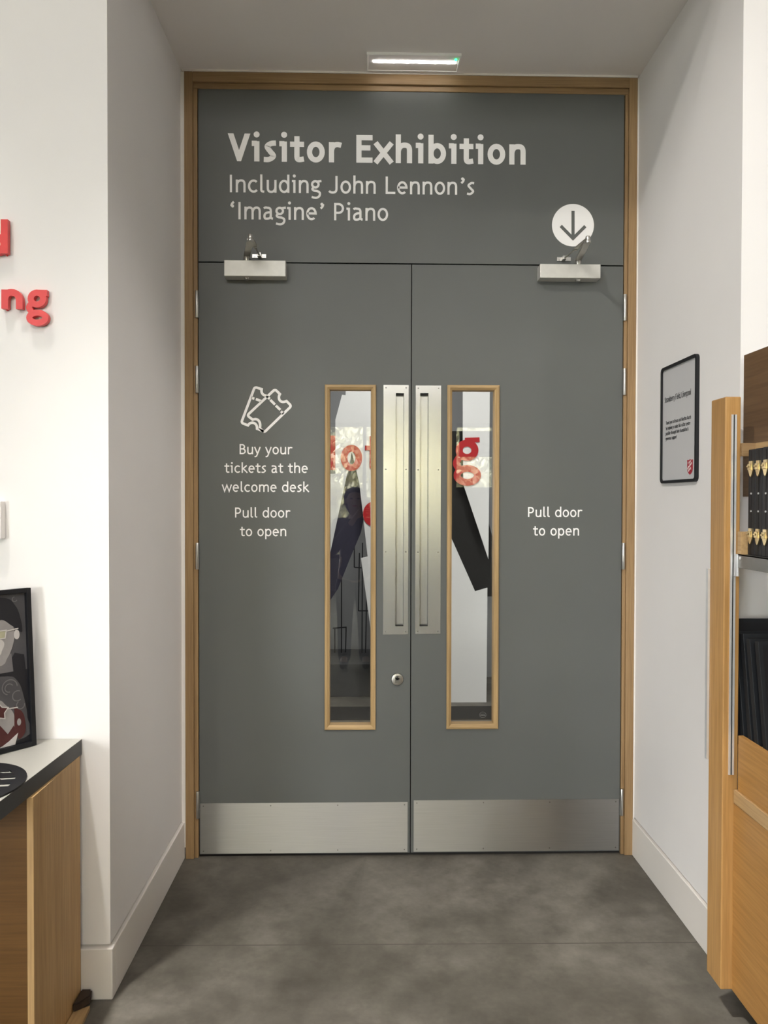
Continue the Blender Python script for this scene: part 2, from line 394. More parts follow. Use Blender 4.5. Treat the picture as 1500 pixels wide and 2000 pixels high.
    if ch == 'l':
        adv = 2.95; S([(0.75+h, ASC)] + bez((0.75+h, 1.3), (0.75+h, 0.5), (1.6, h), (2.5, h*0.8))); return adv, o, dots
    if ch == 't':
        adv = 3.96+bx; x = 1.2+h; S([(x, 6.65)] + bez((x, 1.5), (x, 0.3), (2.1+h*0.5, h-0.1), (adv-0.35, h+0.1))); S([(0.1, X-h), (adv-0.3, X-h)]); return adv, o, dots
    if ch == 'f':
        adv = 3.7; x = 1.15+h; S([(x, 0)] + bez((x, 5.6), (x, 6.9), (2.2, 7.05), (3.75, 6.95))); S([(0.15, X-h), (3.2, X-h)]); return adv, o, dots
    if ch == 'k':
        adv = 5.05; x = L+h; S([(x, 0), (x, ASC)]); S([(x+0.2, 2.6), (4.3, X)]); S([(x+0.7, 3.0), (4.75, 0)]); return adv, o, dots
    if ch == 'v': S([(0.45, X), (2.45, 0.3), (4.45, X)]); return 4.9, o, dots
    if ch == 'w': S([(0.45, X), (2.1, 0.3), (3.72, X-0.4), (5.34, 0.3), (7.0, X)]); return 7.44, o, dots
    if ch == 'x': S([(0.35+bx, 0), (4.6, X)]); S([(0.35+bx, X), (4.6, 0)]); return 5.0, o, dots
    if ch == 'y': S([(0.45, X), (2.5, 0.35)]); S([(4.45, X)] + bez((2.15, -0.7), (1.8, -1.5), (1.4, -1.85), (0.4, -1.7))); return 4.93, o, dots
    if ch == 'V':
        yi = CAP - (2.9-1.08*w)/(2.9-0.375*w)*CAP
        for sg in (-1, 1): o.append(([(2.95+sg*2.9, CAP), (2.95+sg*(2.9-1.08*w), CAP), (2.95, yi), (2.95, 0), (2.95+sg*0.375*w, 0)], None))
        return 5.9, o, dots
    if ch == 'A': S([(0.1+h, 0), (2.95, CAP-0.3), (5.8-h, 0)]); S([(1.5, 2.2), (4.4, 2.2)]); return 5.9, o, dots
    if ch in 'EFL':
        x = 0.75+h; r = 4.95 if ch != 'F' else 4.8
        S([(x, 0), (x, CAP)])
        if ch != 'L': S([(x, CAP-h), (r, CAP-h)]); S([(x, 3.85), (r-0.55, 3.85)])
        if ch != 'F': S([(x, h), (r, h)])
        return 5.3, o, dots
    if ch == 'I': S([(0.95+h, 0), (0.95+h, CAP)]); return 2.9, o, dots
    if ch == 'J': S([(3.0+h, CAP)] + bez((3.0+h, 2.0), (3.0+h, 0.5), (2.6, h-0.1), (1.7, h-0.1)) + bez((1.7, h-0.1), (1.0, h-0.1), (0.6, 0.6), (0.25, 1.0))[1:]); return 4.77, o, dots
    if ch in 'PB':
        x = 0.75+h; S([(x, 0), (x, CAP)]); m = 3.1 if ch == 'P' else 3.75; r = 5.0
        S([(x, CAP-h), (2.7, CAP-h)] + ell(2.7, (CAP-h+m)/2, r-0.35*(ch == 'B')-2.7-h, (CAP-h-m)/2, 88, -88, 12) + [(2.7, m), (x, m)])
        if ch == 'B': S([(x, m), (2.8, m)] + ell(2.8, (m+h)/2, r+0.2-2.8-h, (m-h)/2, 88, -88, 12) + [(2.8, h), (x, h)])
        return 5.6, o, dots
    if ch == 'T': S([(0.2, CAP-h), (5.6, CAP-h)]); S([(2.9, 0), (2.9, CAP)]); return 5.8, o, dots
    if ch == 'S': S(spline([(4.2, CAP-0.55), (2.6, CAP+0.1-h), (0.75+h, CAP-1.75), (2.5, 3.65), (4.35-h, 1.85), (2.3, h-0.1), (0.45, 0.75)])); return 4.81, o, dots
    if ch == 'M': x = 0.6+h; S([(x, 0), (1.4, CAP-0.3), (3.7, 1.2), (6.0, CAP-0.3), (7.4-x, 0)]); return 7.4, o, dots
    if ch == 'K': x = 0.75+h; S([(x, 0), (x, CAP)]); S([(x+0.1, 3.4), (4.9, CAP)]); S([(x+0.7, 3.9), (5.3, 0)]); return 5.6, o, dots
    if ch in '\u2019,':
        b = -5.7 if ch == ',' else 0.0
        dots.append((1.75, 6.55+b, 0.62)); S(bez((2.25, 6.6+b), (2.3, 5.9+b), (1.9, 5.3+b), (1.2, 4.8+b))); return 3.3, o, dots
    if ch == '\u2018': dots.append((1.75, 5.45, 0.62)); S(bez((1.25, 5.4), (1.2, 6.1), (1.6, 6.7), (2.3, 7.2))); return 3.3, o, dots
    return 3.0, o, dots
def strip(t, pts, w, closed, put, th=0.0):
    """one stroke as a mitred ribbon; put(x, y, depth) -> 3-D point"""
    if closed is None:                     # a filled outline (V)
        a = [t.verts.new(put(x, y, th)) for x, y in pts]; b = [t.verts.new(put(x, y, 0)) for x, y in pts]; n = len(a)
        f = t.faces.new(a)
        for i in range(n): t.faces.new((a[i], b[i], b[(i+1) % n], a[(i+1) % n]))
        bmesh.ops.triangulate(t, faces=[f]); return
    P = [Vector(p) for p in pts]; Q = [P[0]]
    for p in P[1:]:
        if (p-Q[-1]).length > 1e-5: Q.append(p)
    if closed and (Q[0]-Q[-1]).length < 1e-5: Q.pop()
    n = len(Q); Lp, Rp = [], []
    for i in range(n):
        a = Q[i-1] if (i > 0 or closed) else None; b = Q[(i+1) % n] if (i < n-1 or closed) else None
        d0 = (Q[i]-a).normalized() if a is not None else None; d1 = (b-Q[i]).normalized() if b is not None else None
        if d0 is None: d0 = d1
        if d1 is None: d1 = d0
        n0 = Vector((-d0.y, d0.x)); n1 = Vector((-d1.y, d1.x)); m = n0+n1
        m = m.normalized() if m.length > 1e-4 else n0
        k = 1/max(0.42, m.dot(n0))
        Lp.append(Q[i]+m*(w/2*k)); Rp.append(Q[i]-m*(w/2*k))
    def ring(pp, d): return [t.verts.new(put(p.x, p.y, d)) for p in pp]
    lf, rf = ring(Lp, th), ring(Rp, th)
    if th: lb, rb = ring(Lp, 0), ring(Rp, 0)
    seg = n if closed else n-1
    for i in range(seg):
        j = (i+1) % n
        t.faces.new((lf[i], rf[i], rf[j], lf[j]))
        if th: t.faces.new((lb[i], lf[i], lf[j], lb[j])); t.faces.new((rf[i], rb[i], rb[j], rf[j]))
    if th and not closed:
        t.faces.new((lb[0], rb[0], rf[0], lf[0])); t.faces.new((lf[-1], rf[-1], rb[-1], lb[-1]))
def disc(t, x, y, r, put, th=0.0, n=24):
    a = [t.verts.new(put(x+r*math.cos(2*math.pi*i/n), y+r*math.sin(2*math.pi*i/n), th)) for i in range(n)]
    t.faces.new(a)
    if th:
        b = [t.verts.new(put(x+r*math.cos(2*math.pi*i/n), y+r*math.sin(2*math.pi*i/n), 0)) for i in range(n)]
        for i in range(n): t.faces.new((a[i], b[i], b[(i+1) % n], a[(i+1) % n]))
def layout(text, w):
    x = 0; S = []; D = []; lo, hi = 1e9, -1e9
    for ch in text:
        adv, st, dots = glyph(ch, w)
        for pts, cl in st: S.append(([(x+p[0], p[1]) for p in pts], cl)); e_ = 0.4*w if cl is None else 0; lo = min(lo, *[x+p[0]+e_ for p in pts]); hi = max(hi, *[x+p[0]-e_ for p in pts])
        for d in dots: D.append((x+d[0], d[1], d[2]))
        x += adv
    return S, D, lo-w*0.4, hi+w*0.4
def write(mb, text, w, origin, ux, uy, nrm, width, em, th=0.0003):
    """baseline starts at origin, runs along ux for exactly width; em = size of 10 units"""
    S, D, lo, hi = layout(text, w)
    k = em/10; kx = width/(hi-lo)
    origin, ux, uy, nrm = Vector(origin), Vector(ux), Vector(uy), Vector(nrm)
    r = kx/k
    put = lambda x, y, d: origin + ux*((x-lo*r)*k) + uy*(y*k) + nrm*(0.0006+d)
    t = bmesh.new()
    for k_, (pts, cl) in enumerate(S): strip(t, [(p[0]*r, p[1]) for p in pts], w, cl, put, th + 0.00005*(k_ % 5))
    for d in D: disc(t, d[0]*r, d[1], d[2], put, th + 0.0003)
    return mb.add(t)
def write_px(mb, text, w, y, xl, bl, xr, br, cap_px):
    """lettering on the plane facing -y at depth y; given where its baseline runs and its cap height"""
    a, b = aty(xl, bl, y), aty(xr, br, y); top = aty(xl, bl-cap_px, y)
    d = (b-a); d.y = 0
    return write(mb, text, w, (a.x, y, a.z), (1, 0, 0), (0, 0, 1), (0, -1, 0), d.x, (top.z-a.z)/CAP*10)

# ================================================================== SETTING
AX0, AX1, AY, AZ = -0.8045, 1.1790, -0.911, 3.408          # alcove: left wall, right wall, front plane, soffit
RZ = 6.0                                                   # hall ceiling
def walled(x0, x1):
    mb = MB(); mb.box(x0, x1, AY, 0.06, 0.168, RZ)
    mb.box(x0 + (0.012 if x0 > 0 else 0), x1 - (0.012 if x1 < 0 else 0), AY+0.012, 0.06, 0, 0.168)
    return mb
fl = MB(); fl.box(-6.2, 4.4, -9.9, 4.2, -0.12, 0.0)
struct('floor', fl, M['floor'], 'grey brown polished concrete floor with one straight saw-cut joint before the doors', 'floor')
struct('wall_left', walled(-6.2, AX0), M['wall'], 'white wall on the left of the door alcove, with red raised letters', 'wall')
struct('wall_right', walled(AX1, 4.4), M['wall'], 'white wall on the right of the alcove, carrying the framed notice', 'wall')
struct('wall_above', MB().box(AX0, AX1, AY, 0.06, AZ+0.02, RZ), M['wall'], 'white wall above the door alcove soffit', 'wall')
struct('ceiling', MB().box(AX0, AX1, AY, 0.06, AZ, AZ+0.02), M['ceil'], 'low off-white soffit over the double doors', 'ceiling')
struct('ceiling_hall', MB().box(-6.2, 4.4, -9.9, 0.06, RZ, RZ+0.1), M['ceil'], 'high white ceiling of the hall', 'ceiling')
struct('wall_hall_left', MB().box(-6.3, -6.2, -9.9, 0.06, 0, RZ), M['wall'], 'far white side wall of the hall beyond the counter', 'wall')
struct('wall_hall_right', MB().box(4.4, 4.5, -9.9, 0.06, 0, RZ), M['wall'], 'far white side wall of the hall beyond the shelf unit', 'wall')
wx0, wx1, wz0, wz1 = -6.1, 2.9, 0.55, 2.92
struct('wall_back', MB().slab(-6.2, 4.4, 0, RZ, -9.9, -9.6, [(wx0, 1.49, wz0, wz1), (1.55, wx1, 1.80, wz1)]), M['slate'], 'hall wall behind the viewer around the glazed facade', 'wall')
wf = MB(); gl = MB()
muls = [wx0+0.03, -4.55, -3.05, -1.55, -0.05, 1.52, wx1-0.03]
for x in muls: wf.box(x-0.03, x+0.03, -9.80, -9.70, wz0, wz1)
wf.box(1.62, wx1-0.06, -9.80, -9.70, 2.34, 2.79); wf.box(wx0, 1.49, -9.80, -9.70, wz0, wz0+0.07); wf.box(wx0, wx1, -9.80, -9.70, wz1-0.06, wz1)
w1 = struct('window_1', wf, M['plinth'], 'glazed facade of the hall seen mirrored in the door glass', 'window')
gl.box(wx0, wx1, -9.755, -9.749, wz0, wz1); obj('glass_pane', gl, M['win'], w1)
# skirting boards
def skirt(name, x0, x1, y0, y1, label, side):
    mb = MB(); mb.box(x0, x1, y0, y1, 0.0, 0.160, 0.003)
    return struct(name, mb, M['skirt'], label, 'skirting board')
skirt('baseboard_left', AX0-0.012, AX0+0.011, AY+0.02, -0.006, 'white skirting board along the left alcove wall', 1)
skirt('baseboard_right', AX1-0.009, AX1+0.012, AY+0.02, -0.006, 'white skirting board along the right alcove wall', 1)
skirt('baseboard_front_left', -6.1, AX0+0.011, AY-0.014, AY+0.0195, 'white skirting board under the wall with red letters', 0)
skirt('baseboard_front_right', AX1-0.009, 4.3, AY-0.014, AY+0.0195, 'white skirting board behind the oak shelf unit', 0)
# room behind the doors
struct('wall_exhibition_back', MB().box(-2.2, 2.6, 3.3, 3.4, 0, 3.4), M['slate'], 'grey wall of the exhibition room seen through the glass', 'wall')
struct('wall_exhibition_left', MB().box(-2.3, -2.2, 0.06, 3.4, 0, 3.4), M['slate'], 'left wall of the exhibition room', 'wall')
struct('wall_exhibition_right', MB().box(2.6, 2.7, 0.06, 3.4, 0, 3.4), M['slate'], 'right wall of the exhibition room', 'wall')
struct('ceiling_exhibition', MB().box(-2.3, 2.7, 0.06, 3.4, 3.4, 3.5), M['slate'], 'ceiling of the exhibition room', 'ceiling')

# ================================================================== DOOR FRAME
FX0, FX1, FZ = -0.7886, 1.1719, 3.400
LX0, LX1, LZ, GAPX = -0.7305, 1.1175, 2.588, 0.1907     # leaf edges, top, meeting line
IZ = 3.333                                              # underside of the frame head
fr = thing('trim_1', 'oak door frame lining the alcove around the grey double doors', 'door frame', (0.19, 0, 0), None, 'structure')
def upright(x0, x1, y0, name):
    obj(name, MB().box(x0, x1, y0, 0.06, 0, FZ, 0.002), M['oak_z'], fr)
upright(FX0, FX0+0.036, -0.014, 'frame_post'); upright(FX1-0.036, FX1, -0.014, 'frame_post')
mb = MB(); mb.box(FX0+0.036, LX0-0.004, -0.004, 0.06, 0, IZ, 0.002); obj('door_stop', mb, M['oak_z'], fr)
mb = MB(); mb.box(LX1+0.004, FX1-0.036, -0.004, 0.06, 0, IZ, 0.002); obj('door_stop', mb, M['oak_z'], fr)
obj('frame_head', MB().box(FX0+0.036, FX1-0.036, -0.014, 0.06, IZ+0.024, FZ, 0.002), M['oak_x'], fr)
obj('door_stop', MB().box(FX0+0.036, FX1-0.036, -0.004, 0.06, IZ, IZ+0.024, 0.002), M['oak_x'], fr)
gs = MB(); gs.box(LX0-0.004, LX1+0.004, 0.012, 0.06, 0, 0.013); gs.box(GAPX-0.0021, GAPX+0.0021, 0.012, 0.045, 0.013, LZ)
gs.box(LX0-0.0045, LX0-0.0002, 0.012, 0.06, 0.013, IZ); gs.box(LX1+0.0002, LX1+0.0045, 0.012, 0.06, 0.013, IZ); gs.box(LX0, LX1, 0.012, 0.045, LZ+0.0005, 2.5935)
obj('gap_backing', gs, M['dark'], fr)  # dark backing added behind the door gaps, standing in for their shade
tr = MB(); tr.box(AX0, FX0, -0.010, 0.05, 0.05, FZ); tr.box(FX1, AX1, -0.010, 0.05, 0.05, FZ); tr.box(AX0+0.008, AX1-0.008, -0.016, 0.05, FZ, AZ)
struct('trim_2', tr, M['skirt'], 'thin white filler bead between oak frame and alcove walls', 'trim')

# ================================================================== SIGN PANEL ABOVE THE DOORS
sp = thing('sign_panel', 'grey painted panel above the double doors lettered in white', 'sign', (0.19, 0.02, 2.592))
obj('panel', MB().box(LX0, LX1, 0.0, 0.04, 2.594, IZ), M['door'], sp)
t = MB(); write_px(t, 'Visitor Exhibition', 1.36, 0, 444.9, 314.8, 1025.5, 321.6, 54.3)
obj('title_lettering', t, M['vinyl'], sp)['label'] = 'large bold white title lettering'
t = MB(); write_px(t, 'Including John Lennon\u2019s', 0.92, 0, 449.4, 375.6, 927.5, 380.6, 34.2)
write_px(t, '\u2018Imagine\u2019 Piano', 0.92, 0, 450.5, 428.3, 757.5, 431.5, 34.0)
obj('subtitle_lettering', t, M['vinyl'], sp)['label'] = 'two lines of smaller white lettering'
c = aty(1119, 440, 0); r = (aty(1160, 440, 0)-c).x
t = bmesh.new(); disc(t, c.x, c.z, r, lambda x, y, d: Vector((x, -0.0006-d, y)), 0.0003, 64)
arrow_disc = obj('arrow_disc', MB().add(t), M['vinyl'], sp)
t = bmesh.new(); pt = lambda px, py: (aty(px, py, 0).x, aty(px, py, 0).z)
put = lambda x, y, d: Vector((x, -0.0014-d, y))
wst = 6.2/F_PX*3.24
strip(t, [pt(1119, 412), pt(1119, 466)], wst, False, put, 0.0002); strip(t, [pt(1095, 441.5), pt(1119, 466), pt(1143, 442)], wst, False, put, 0.00035)
obj('arrow', MB().add(t), M['door'], arrow_disc)

# ================================================================== DOOR LEAVES
def leaf(name, x0, x1, vis, slot, plate, kick, label, hinge_x, hinge_px, lettering, closer, lock=None, left=True):
    root = thing(name, label, 'door', ((x0+x1)/2, 0.02, 0.014), None, 'structure')
    obj('leaf', MB().slab(x0, x1, 0.014, LZ, 0.0, 0.045, [vis, slot]), M['door'], root)
    # vision panel bead: mitred oak moulding with a sloping inner face, then the pane
    a0, a1, b0, b1 = vis
    o = 0.0005; rec = 0.030
    prof = [(-o-0.0005, 0.0), (-o-0.0005, -0.009), (0.003, -0.012), (0.010, -0.012), (0.020, -0.004), (0.022, rec), (0.002, rec)]
    for nm, horizontal in (('vision_bead', False), ('vision_bead', True)):
        mb = MB(); t = bmesh.new()
        rings = []
        for (cx, sx, cz, sz) in ((a0, 1, b0, 1), (a1, -1, b0, 1), (a1, -1, b1, -1), (a0, 1, b1, -1)):
            rings.append([Vector((cx + sx*p[0], p[1], cz + sz*p[0])) for p in prof])
        for k in range(4):
            if (k % 2 == 0) != horizontal: continue
            A, B = rings[k], rings[(k+1) % 4]; n = len(A)
            va = [t.verts.new(v) for v in A]; vb = [t.verts.new(v) for v in B]
            for i in range(n): t.faces.new((va[i], vb[i], vb[(i+1) % n], va[(i+1) % n]))
            t.faces.new(va); t.faces.new(vb[::-1])
        bmesh.ops.recalc_face_normals(t, faces=t.faces)
        obj(nm, mb.add(t), M['bead_x'] if horizontal else M['bead_z'], root)
    pane = obj('glass_pane', MB().box(a0+0.003, a1-0.003, rec+0.0005, rec+0.006, b0+0.003, b1-0.003), M['glass'], root)
    if not left:
        s = aty(943, 1396, rec); t = bmesh.new(); pz = lambda x, y, d: Vector((x, rec-0.0004-d, y))
        strip(t, ell(s.x, s.z, 0.0145, 0.0125), 0.0014, True, pz, 0.0002)
        strip(t, [(s.x-0.011, s.z+0.003), (s.x+0.011, s.z+0.003)], 0.0022, False, pz, 0.0002); strip(t, [(s.x-0.011, s.z-0.003), (s.x+0.011, s.z-0.003)], 0.0022, False, pz, 0.0002)
        obj('glass_stamp', MB().add(t), M['stamp'], pane)
    # flush pull plate
    p0, p1, q0, q1 = plate
    ph = obj('pull_plate', MB().slab(p0, p1, q0, q1, -0.0025, 0.0, [slot]), M['steel_v'], root)
    mb = MB(); s0, s1, u0, u1 = slot; e = 0.0015
    # recess: back and side cheeks
    mb.box(s0+0.0002, s1-0.0002, 0.016, 0.018, u0+0.0002, u1-0.0002); mb.box(s0+0.0002, s0+e, 0.0, 0.016, u0+0.0002, u1-0.0002); mb.box(s1-e, s1-0.0002, 0.0, 0.016, u0+0.0002, u1-0.0002)
    obj('grip_recess', mb, M['steel_v'], ph)
    mb = MB(); mb.box(s0+e, s1-e, 0.0, 0.016, u1-0.009, u1-0.0002); mb.box(s0+e, s1-e, 0.0, 0.016, u0+0.0002, u0+0.004)
    obj('recess_end_shade', mb, M['dark'], ph)  # near-black ends paint in the shade inside the steel recess
    for z in (q1-0.012, q1-0.367, q1-0.727, q0+0.012):
        for x in (p0+0.011, p1-0.011):
            obj('screw', MB().cyl((x, -0.0022, z), (x, -0.0038, z), 0.0032, 0.0026, 12), M['screw'], ph)
    # kick plate
    k0, k1, h0, h1 = kick
    kp = obj('kick_plate', MB().box(k0, k1, -0.002, 0.0, h0, h1, 0.0005), M['steel_h'], root)
    for i in range(4):
        for z in (h0+0.012, h1-0.012):
            x = k0+0.014 + (k1-k0-0.028)*i/3
            obj('screw', MB().cyl((x, -0.0018, z), (x, -0.0030, z), 0.0030, 0.0024, 12), M['screw'], kp)
    # hinges
    for (ya, yb) in hinge_px:
        zt, zb = aty(384 if left else 1220, ya, -0.006).z, aty(384 if left else 1220, yb, -0.006).z
        mb = MB(); mb.cyl((hinge_x, -0.008, zb), (hinge_x, -0.008, zt), 0.0078, None, 16, 0.0015)
        for k in (0.33, 0.66):
            z = zb+(zt-zb)*k; mb.cyl((hinge_x, -0.008, z-0.0008), (hinge_x, -0.008, z+0.0008), 0.0083, None, 16)
        obj('hinge', mb, M['chrome'], root, True)
    # lettering
    t = MB()
    for (txt, xl, xr, bl) in lettering: write_px(t, txt, 0.92, 0, xl, bl, xr, bl, 19.6)
    obj('lettering', t, M['vinyl'], root)
    # door closer
    (cx0, cy0, cx1, cy1), spin, elbow, foot, tilt = closer
    yb = -0.058; A = aty(cx0, cy0, yb); B = aty(cx1, cy1, yb)
    cl = obj('door_closer', MB().box(A.x, B.x, yb, 0.0, B.z, A.z, 0.002), M['silver'], root)
    za = A.z+0.024
    sx = aty(spin, 500, -0.034).x; E = atz(elbow[0], elbow[1], za+0.012)
    mb = MB(); mb.cyl((sx, -0.034, A.z), (sx, -0.034, za+0.006), 0.013, None, 20, 0.001); mb.cyl((sx, -0.034, B.z-0.008), (sx, -0.034, B.z), 0.009, 0.012, 20)
    obj('spindle', mb, M['chrome'], cl, True)
    mb = MB(); mb.bar((sx, -0.034, za), (E.x, E.y, za), 0.024, 0.006, (0, 0, 1), 0.001); mb.cyl((sx, -0.034, za-0.004), (sx, -0.034, za+0.004), 0.0135, None, 20)
    obj('arm', mb, M['chrome'], cl)
    mb = MB(); mb.cyl((E.x, E.y, za-0.007), (E.x, E.y, za+0.003), 0.012, None, 20, 0.001); mb.cyl((E.x, E.y, za+0.004), (E.x, E.y, za+0.022), 0.0105, 0.0085, 20, 0.002)
    obj('elbow_knuckle', mb, M['chrome'], cl, True)
    f0 = aty(foot[0], foot[1], -0.004); f1 = aty(foot[2], foot[3], -0.004); fz = (f0.z+f1.z)/2; fx = f0.x+(f1.x-f0.x)*tilt
    mb = MB(); mid = Vector((E.x, E.y, za+0.008)).lerp(Vector((fx, -0.02, fz)), 0.5)
    mb.bar((E.x, E.y, za+0.010), mid, 0.018, 0.005, (0, 0, 1), 0.001); mb.cyl(mid, (fx, -0.02, fz), 0.0045, None, 12); mb.cyl(mid - Vector((0, 0, 0.006)), mid + Vector((0, 0, 0.006)), 0.006, None, 12)
    obj('forearm', mb, M['chrome'], cl)
    mb = MB(); mb.box(f0.x, f1.x, -0.004, 0.0, f1.z, f0.z, 0.001); mb.box(fx-0.008, fx+0.008, -0.028, -0.004, fz-0.008, fz+0.008, 0.001)
    for k in (0.18, 0.82): x = f0.x+(f1.x-f0.x)*k; mb.cyl((x, -0.004, fz), (x, -0.007, fz), 0.0045, None, 12)
    obj('arm_bracket', mb, M['chrome'], cl)
    if lock:
        p = aty(lock[0], lock[1], -0.006)
        lk = obj('lock_cylinder', MB().cyl((p.x, 0, p.z), (p.x, -0.010, p.z), 0.0275, 0.0255, 32, 0.0015), M['chrome'], root, True)
        mb = MB(); mb.cyl((p.x, -0.010, p.z+0.008), (p.x, -0.0112, p.z+0.008), 0.0095, None, 20); mb.box(p.x-0.0095, p.x+0.0095, -0.0112, -0.010, p.z-0.014, p.z+0.008)
        obj('key_barrel', mb, M['screw'], lk)
        obj('keyhole', MB().box(p.x-0.0018, p.x+0.0018, -0.0116, -0.0112, p.z, p.z+0.013), M['dark'], lk)
    return root
def rect(px0, py0, px1, py1):
    a, b = aty(px0, py0, 0), aty(px1, py1, 0); return (a.x, b.x, b.z, a.z)
g = 0.0022
leftdoor = leaf('door_1', LX0, GAPX-g, rect(635, 752, 733, 1424), rect(772.5, 768, 788.5, 1223), rect(749, 752, 797, 1239), rect(391, 1569, 796, 1664),
     'left grey door leaf with ticket symbol, lock and narrow glazed slot', LX0-0.006,
     [(568, 621), (715, 768), (1060, 1112), (1545, 1598)],
     [('Buy your', 468.3, 572.0, 887.0), ('tickets at the', 437.4, 601.0, 923.3), ('welcome desk', 433.3, 604.4, 960.5), ('Pull door', 459.4, 568.0, 1010.8), ('to open', 467.6, 558.8, 1047.2)],
     ((437.5, 507.5, 558, 540), 482, (489, 462), (492, 496, 520, 504), 0.55), (776, 1327), True)
rightdoor = leaf('door_2', GAPX+g, LX1, rect(874, 753, 972, 1422), rect(820, 768, 836, 1223), rect(812, 753, 860, 1238), rect(808, 1563, 1208, 1660),
     'right grey door leaf with plain lettering and narrow glazed slot', LX1+0.006,
     [(575, 627), (720, 772), (1060, 1112), (1540, 1592)],
     [('Pull door', 1031.5, 1138.0, 1009.8), ('to open', 1040.0, 1130.5, 1046.0)],
     ((1055, 515, 1173, 543.5), 1129, (1148, 466), (1088, 502, 1115, 510), 0.45), None, False)
# ticket symbol
t = bmesh.new(); Tp = lambda a: [pt(460+x/12.5, 745+y/12.5) for x, y in a]; wt = 4.9/F_PX*3.24
put = lambda x, y, d: Vector((x, -0.0006-d, y))
def rnd(pts, r, closed):
    """round the corners flagged by radius"""
    out = []; n = len(pts)
    for i, (x, y, rr) in enumerate(pts):
        p = Vector((x, y))
        if not rr: out.append((x, y)); continue
        a = Vector(pts[i-1][:2]); b = Vector(pts[(i+1) % n][:2]); da = (a-p).normalized(); db = (b-p).normalized()
        s, e = p+da*rr, p+db*rr
        for k in range(6):
            u = k/5; q = s*(1-u)**2 + p*2*u*(1-u) + e*u*u; out.append((q.x, q.y))
    return out
front = [(285, 830, 60), (965, 190, 60), (1085, 310, 0)] + [(x, y, 0) for x, y in bez((1085, 310), (1020, 400), (1080, 560), (1245, 480), 10)[1:]] + [(1365, 600, 60), (700, 1245, 60), (595, 1140, 0)] + [(x, y, 0) for x, y in bez((595, 1140), (630, 980), (540, 880), (420, 935), 10)[1:]]
strip(t, Tp(rnd(front, 0, True)), wt, True, put, 0.0003)
back = [(770, 350, 0)] + [(x, y, 0) for x, y in bez((760, 350), (650, 340), (620, 260), (640, 190), 8)] + [(470, 135, 60), (140, 1010, 60), (305, 1072, 0)] + [(x, y, 0) for x, y in bez((305, 1072), (370, 960), (540, 1000), (525, 1155), 10)[1:]] + [(690, 1222, 0)]
strip(t, Tp(rnd(back, 0, False)), wt, False, put, 0.0003)
for a, b in (((770, 370), (840, 428)), ((850, 450), (965, 565)), ((985, 590), (1095, 695)), ((1110, 730), (1170, 790)), ((380, 395), (462, 422)), ((497, 432), (625, 480))):
    strip(t, Tp([a, b]), wt*1.02, False, put, 0.0003)
obj('ticket_symbol', MB().add(t), M['vinyl'], leftdoor)['label'] = 'white outline symbol of two tickets'

# ================================================================== EMERGENCY LIGHT ON THE SOFFIT
el = thing('emergency_light', 'slim white emergency light strip on the soffit above the doors', 'light', (0.19, -0.095, AZ))
mb = MB(); mb.box(-0.006, 0.385, -0.158, -0.152, AZ-0.012, AZ, 0.001); mb.box(-0.006, 0.385, -0.036, -0.030, AZ-0.006, AZ, 0.001)
mb.box(-0.006, 0.000, -0.152, -0.036, AZ-0.008, AZ, 0.001); mb.box(0.379, 0.385, -0.152, -0.036, AZ-0.008, AZ, 0.001)
obj('housing', mb, M['vinyl'], el)
obj('cover', MB().box(0.0, 0.379, -0.152, -0.036, AZ-0.004, AZ), M['ceil'], el)
mb = MB(); mb.box(0.022, 0.368, -0.1055, -0.0945, AZ-0.007, AZ-0.004)
for i in range(6): x = 0.05+0.058*i; mb.cyl((x, -0.100, AZ-0.0075), (x, -0.100, AZ-0.004), 0.0075, None, 16)
obj('led_strip', mb, M['led'], el)
obj('indicator_lamp', MB().cyl((0.366, -0.122, AZ-0.010), (0.366, -0.122, AZ-0.003), 0.005, None, 16), M['green'], el)['label'] = 'small green indicator lamp'

# ================================================================== RED LETTERS ON THE LEFT WALL
def red_letter(name, label, strokes, w_px, th=0.016, y=AY, mat_='red', group=None, catg='letter', stand=0.004):
    t = bmesh.new(); k = -(CAM.y - y)/F_PX
    put = lambda x, yy, d: Vector((x, y-stand-d, yy))
    for st_ in strokes:
        pts, cl = st_[:2]; w_px_ = st_[2] if len(st_) > 2 else w_px
        P = [(aty(px, py, y).x, aty(px, py, y).z) for px, py in pts]
        strip(t, P, w_px_*k, cl, put, th + 0.00012*strokes.index(st_))
    bmesh.ops.recalc_face_normals(t, faces=t.faces)
    mb = MB().add(t)
    P = [(aty(px, py, y).x, aty(px, py, y).z) for px, py in strokes[0][0]]
    for (x, z) in (P[0], P[len(P)//2]): mb.cyl((x, y, z), (x, y-stand-0.002, z), 0.003, None, 8)   # fixing pins
    o = obj(name, mb, M[mat_]); return tag(o, label, catg, group)
red_letter('raised_letter', 'red raised letter d, the upper one, on the white left wall', [([(14.3, 499), (14.3, 433)], False), (ell(-2, 481, 16, 14.0), True)], 13.2, group='red letters on the left wall')
red_letter('raised_letter', 'red raised letter n on the white left wall', [([(15.2, 606), (15.2, 569)], False), ([(15.2, 588)] + bez((15.2, 588), (17, 576), (23, 574), (29, 574.5)) + bez((29, 574.5), (40, 575), (43.5, 583), (43.5, 591))[1:] + [(43.5, 606.5)], False)], 12.8, group='red letters on the left wall')
red_letter('raised_letter', 'red raised looped letter g on the white left wall', [(ell(77.5, 586.5, 12.0, 11.5), True), ([(77, 575.2), (97, 575.6)], False), (spline([(67, 596), (62.5, 603.5), (66, 611)]), False), (ell(78.5, 623.5, 15.5, 9.8), True)], 11.5, group='red letters on the left wall')
p = aty(1.5, 978, AY-0.03); q2 = aty(1.5, 1053, AY-0.03)
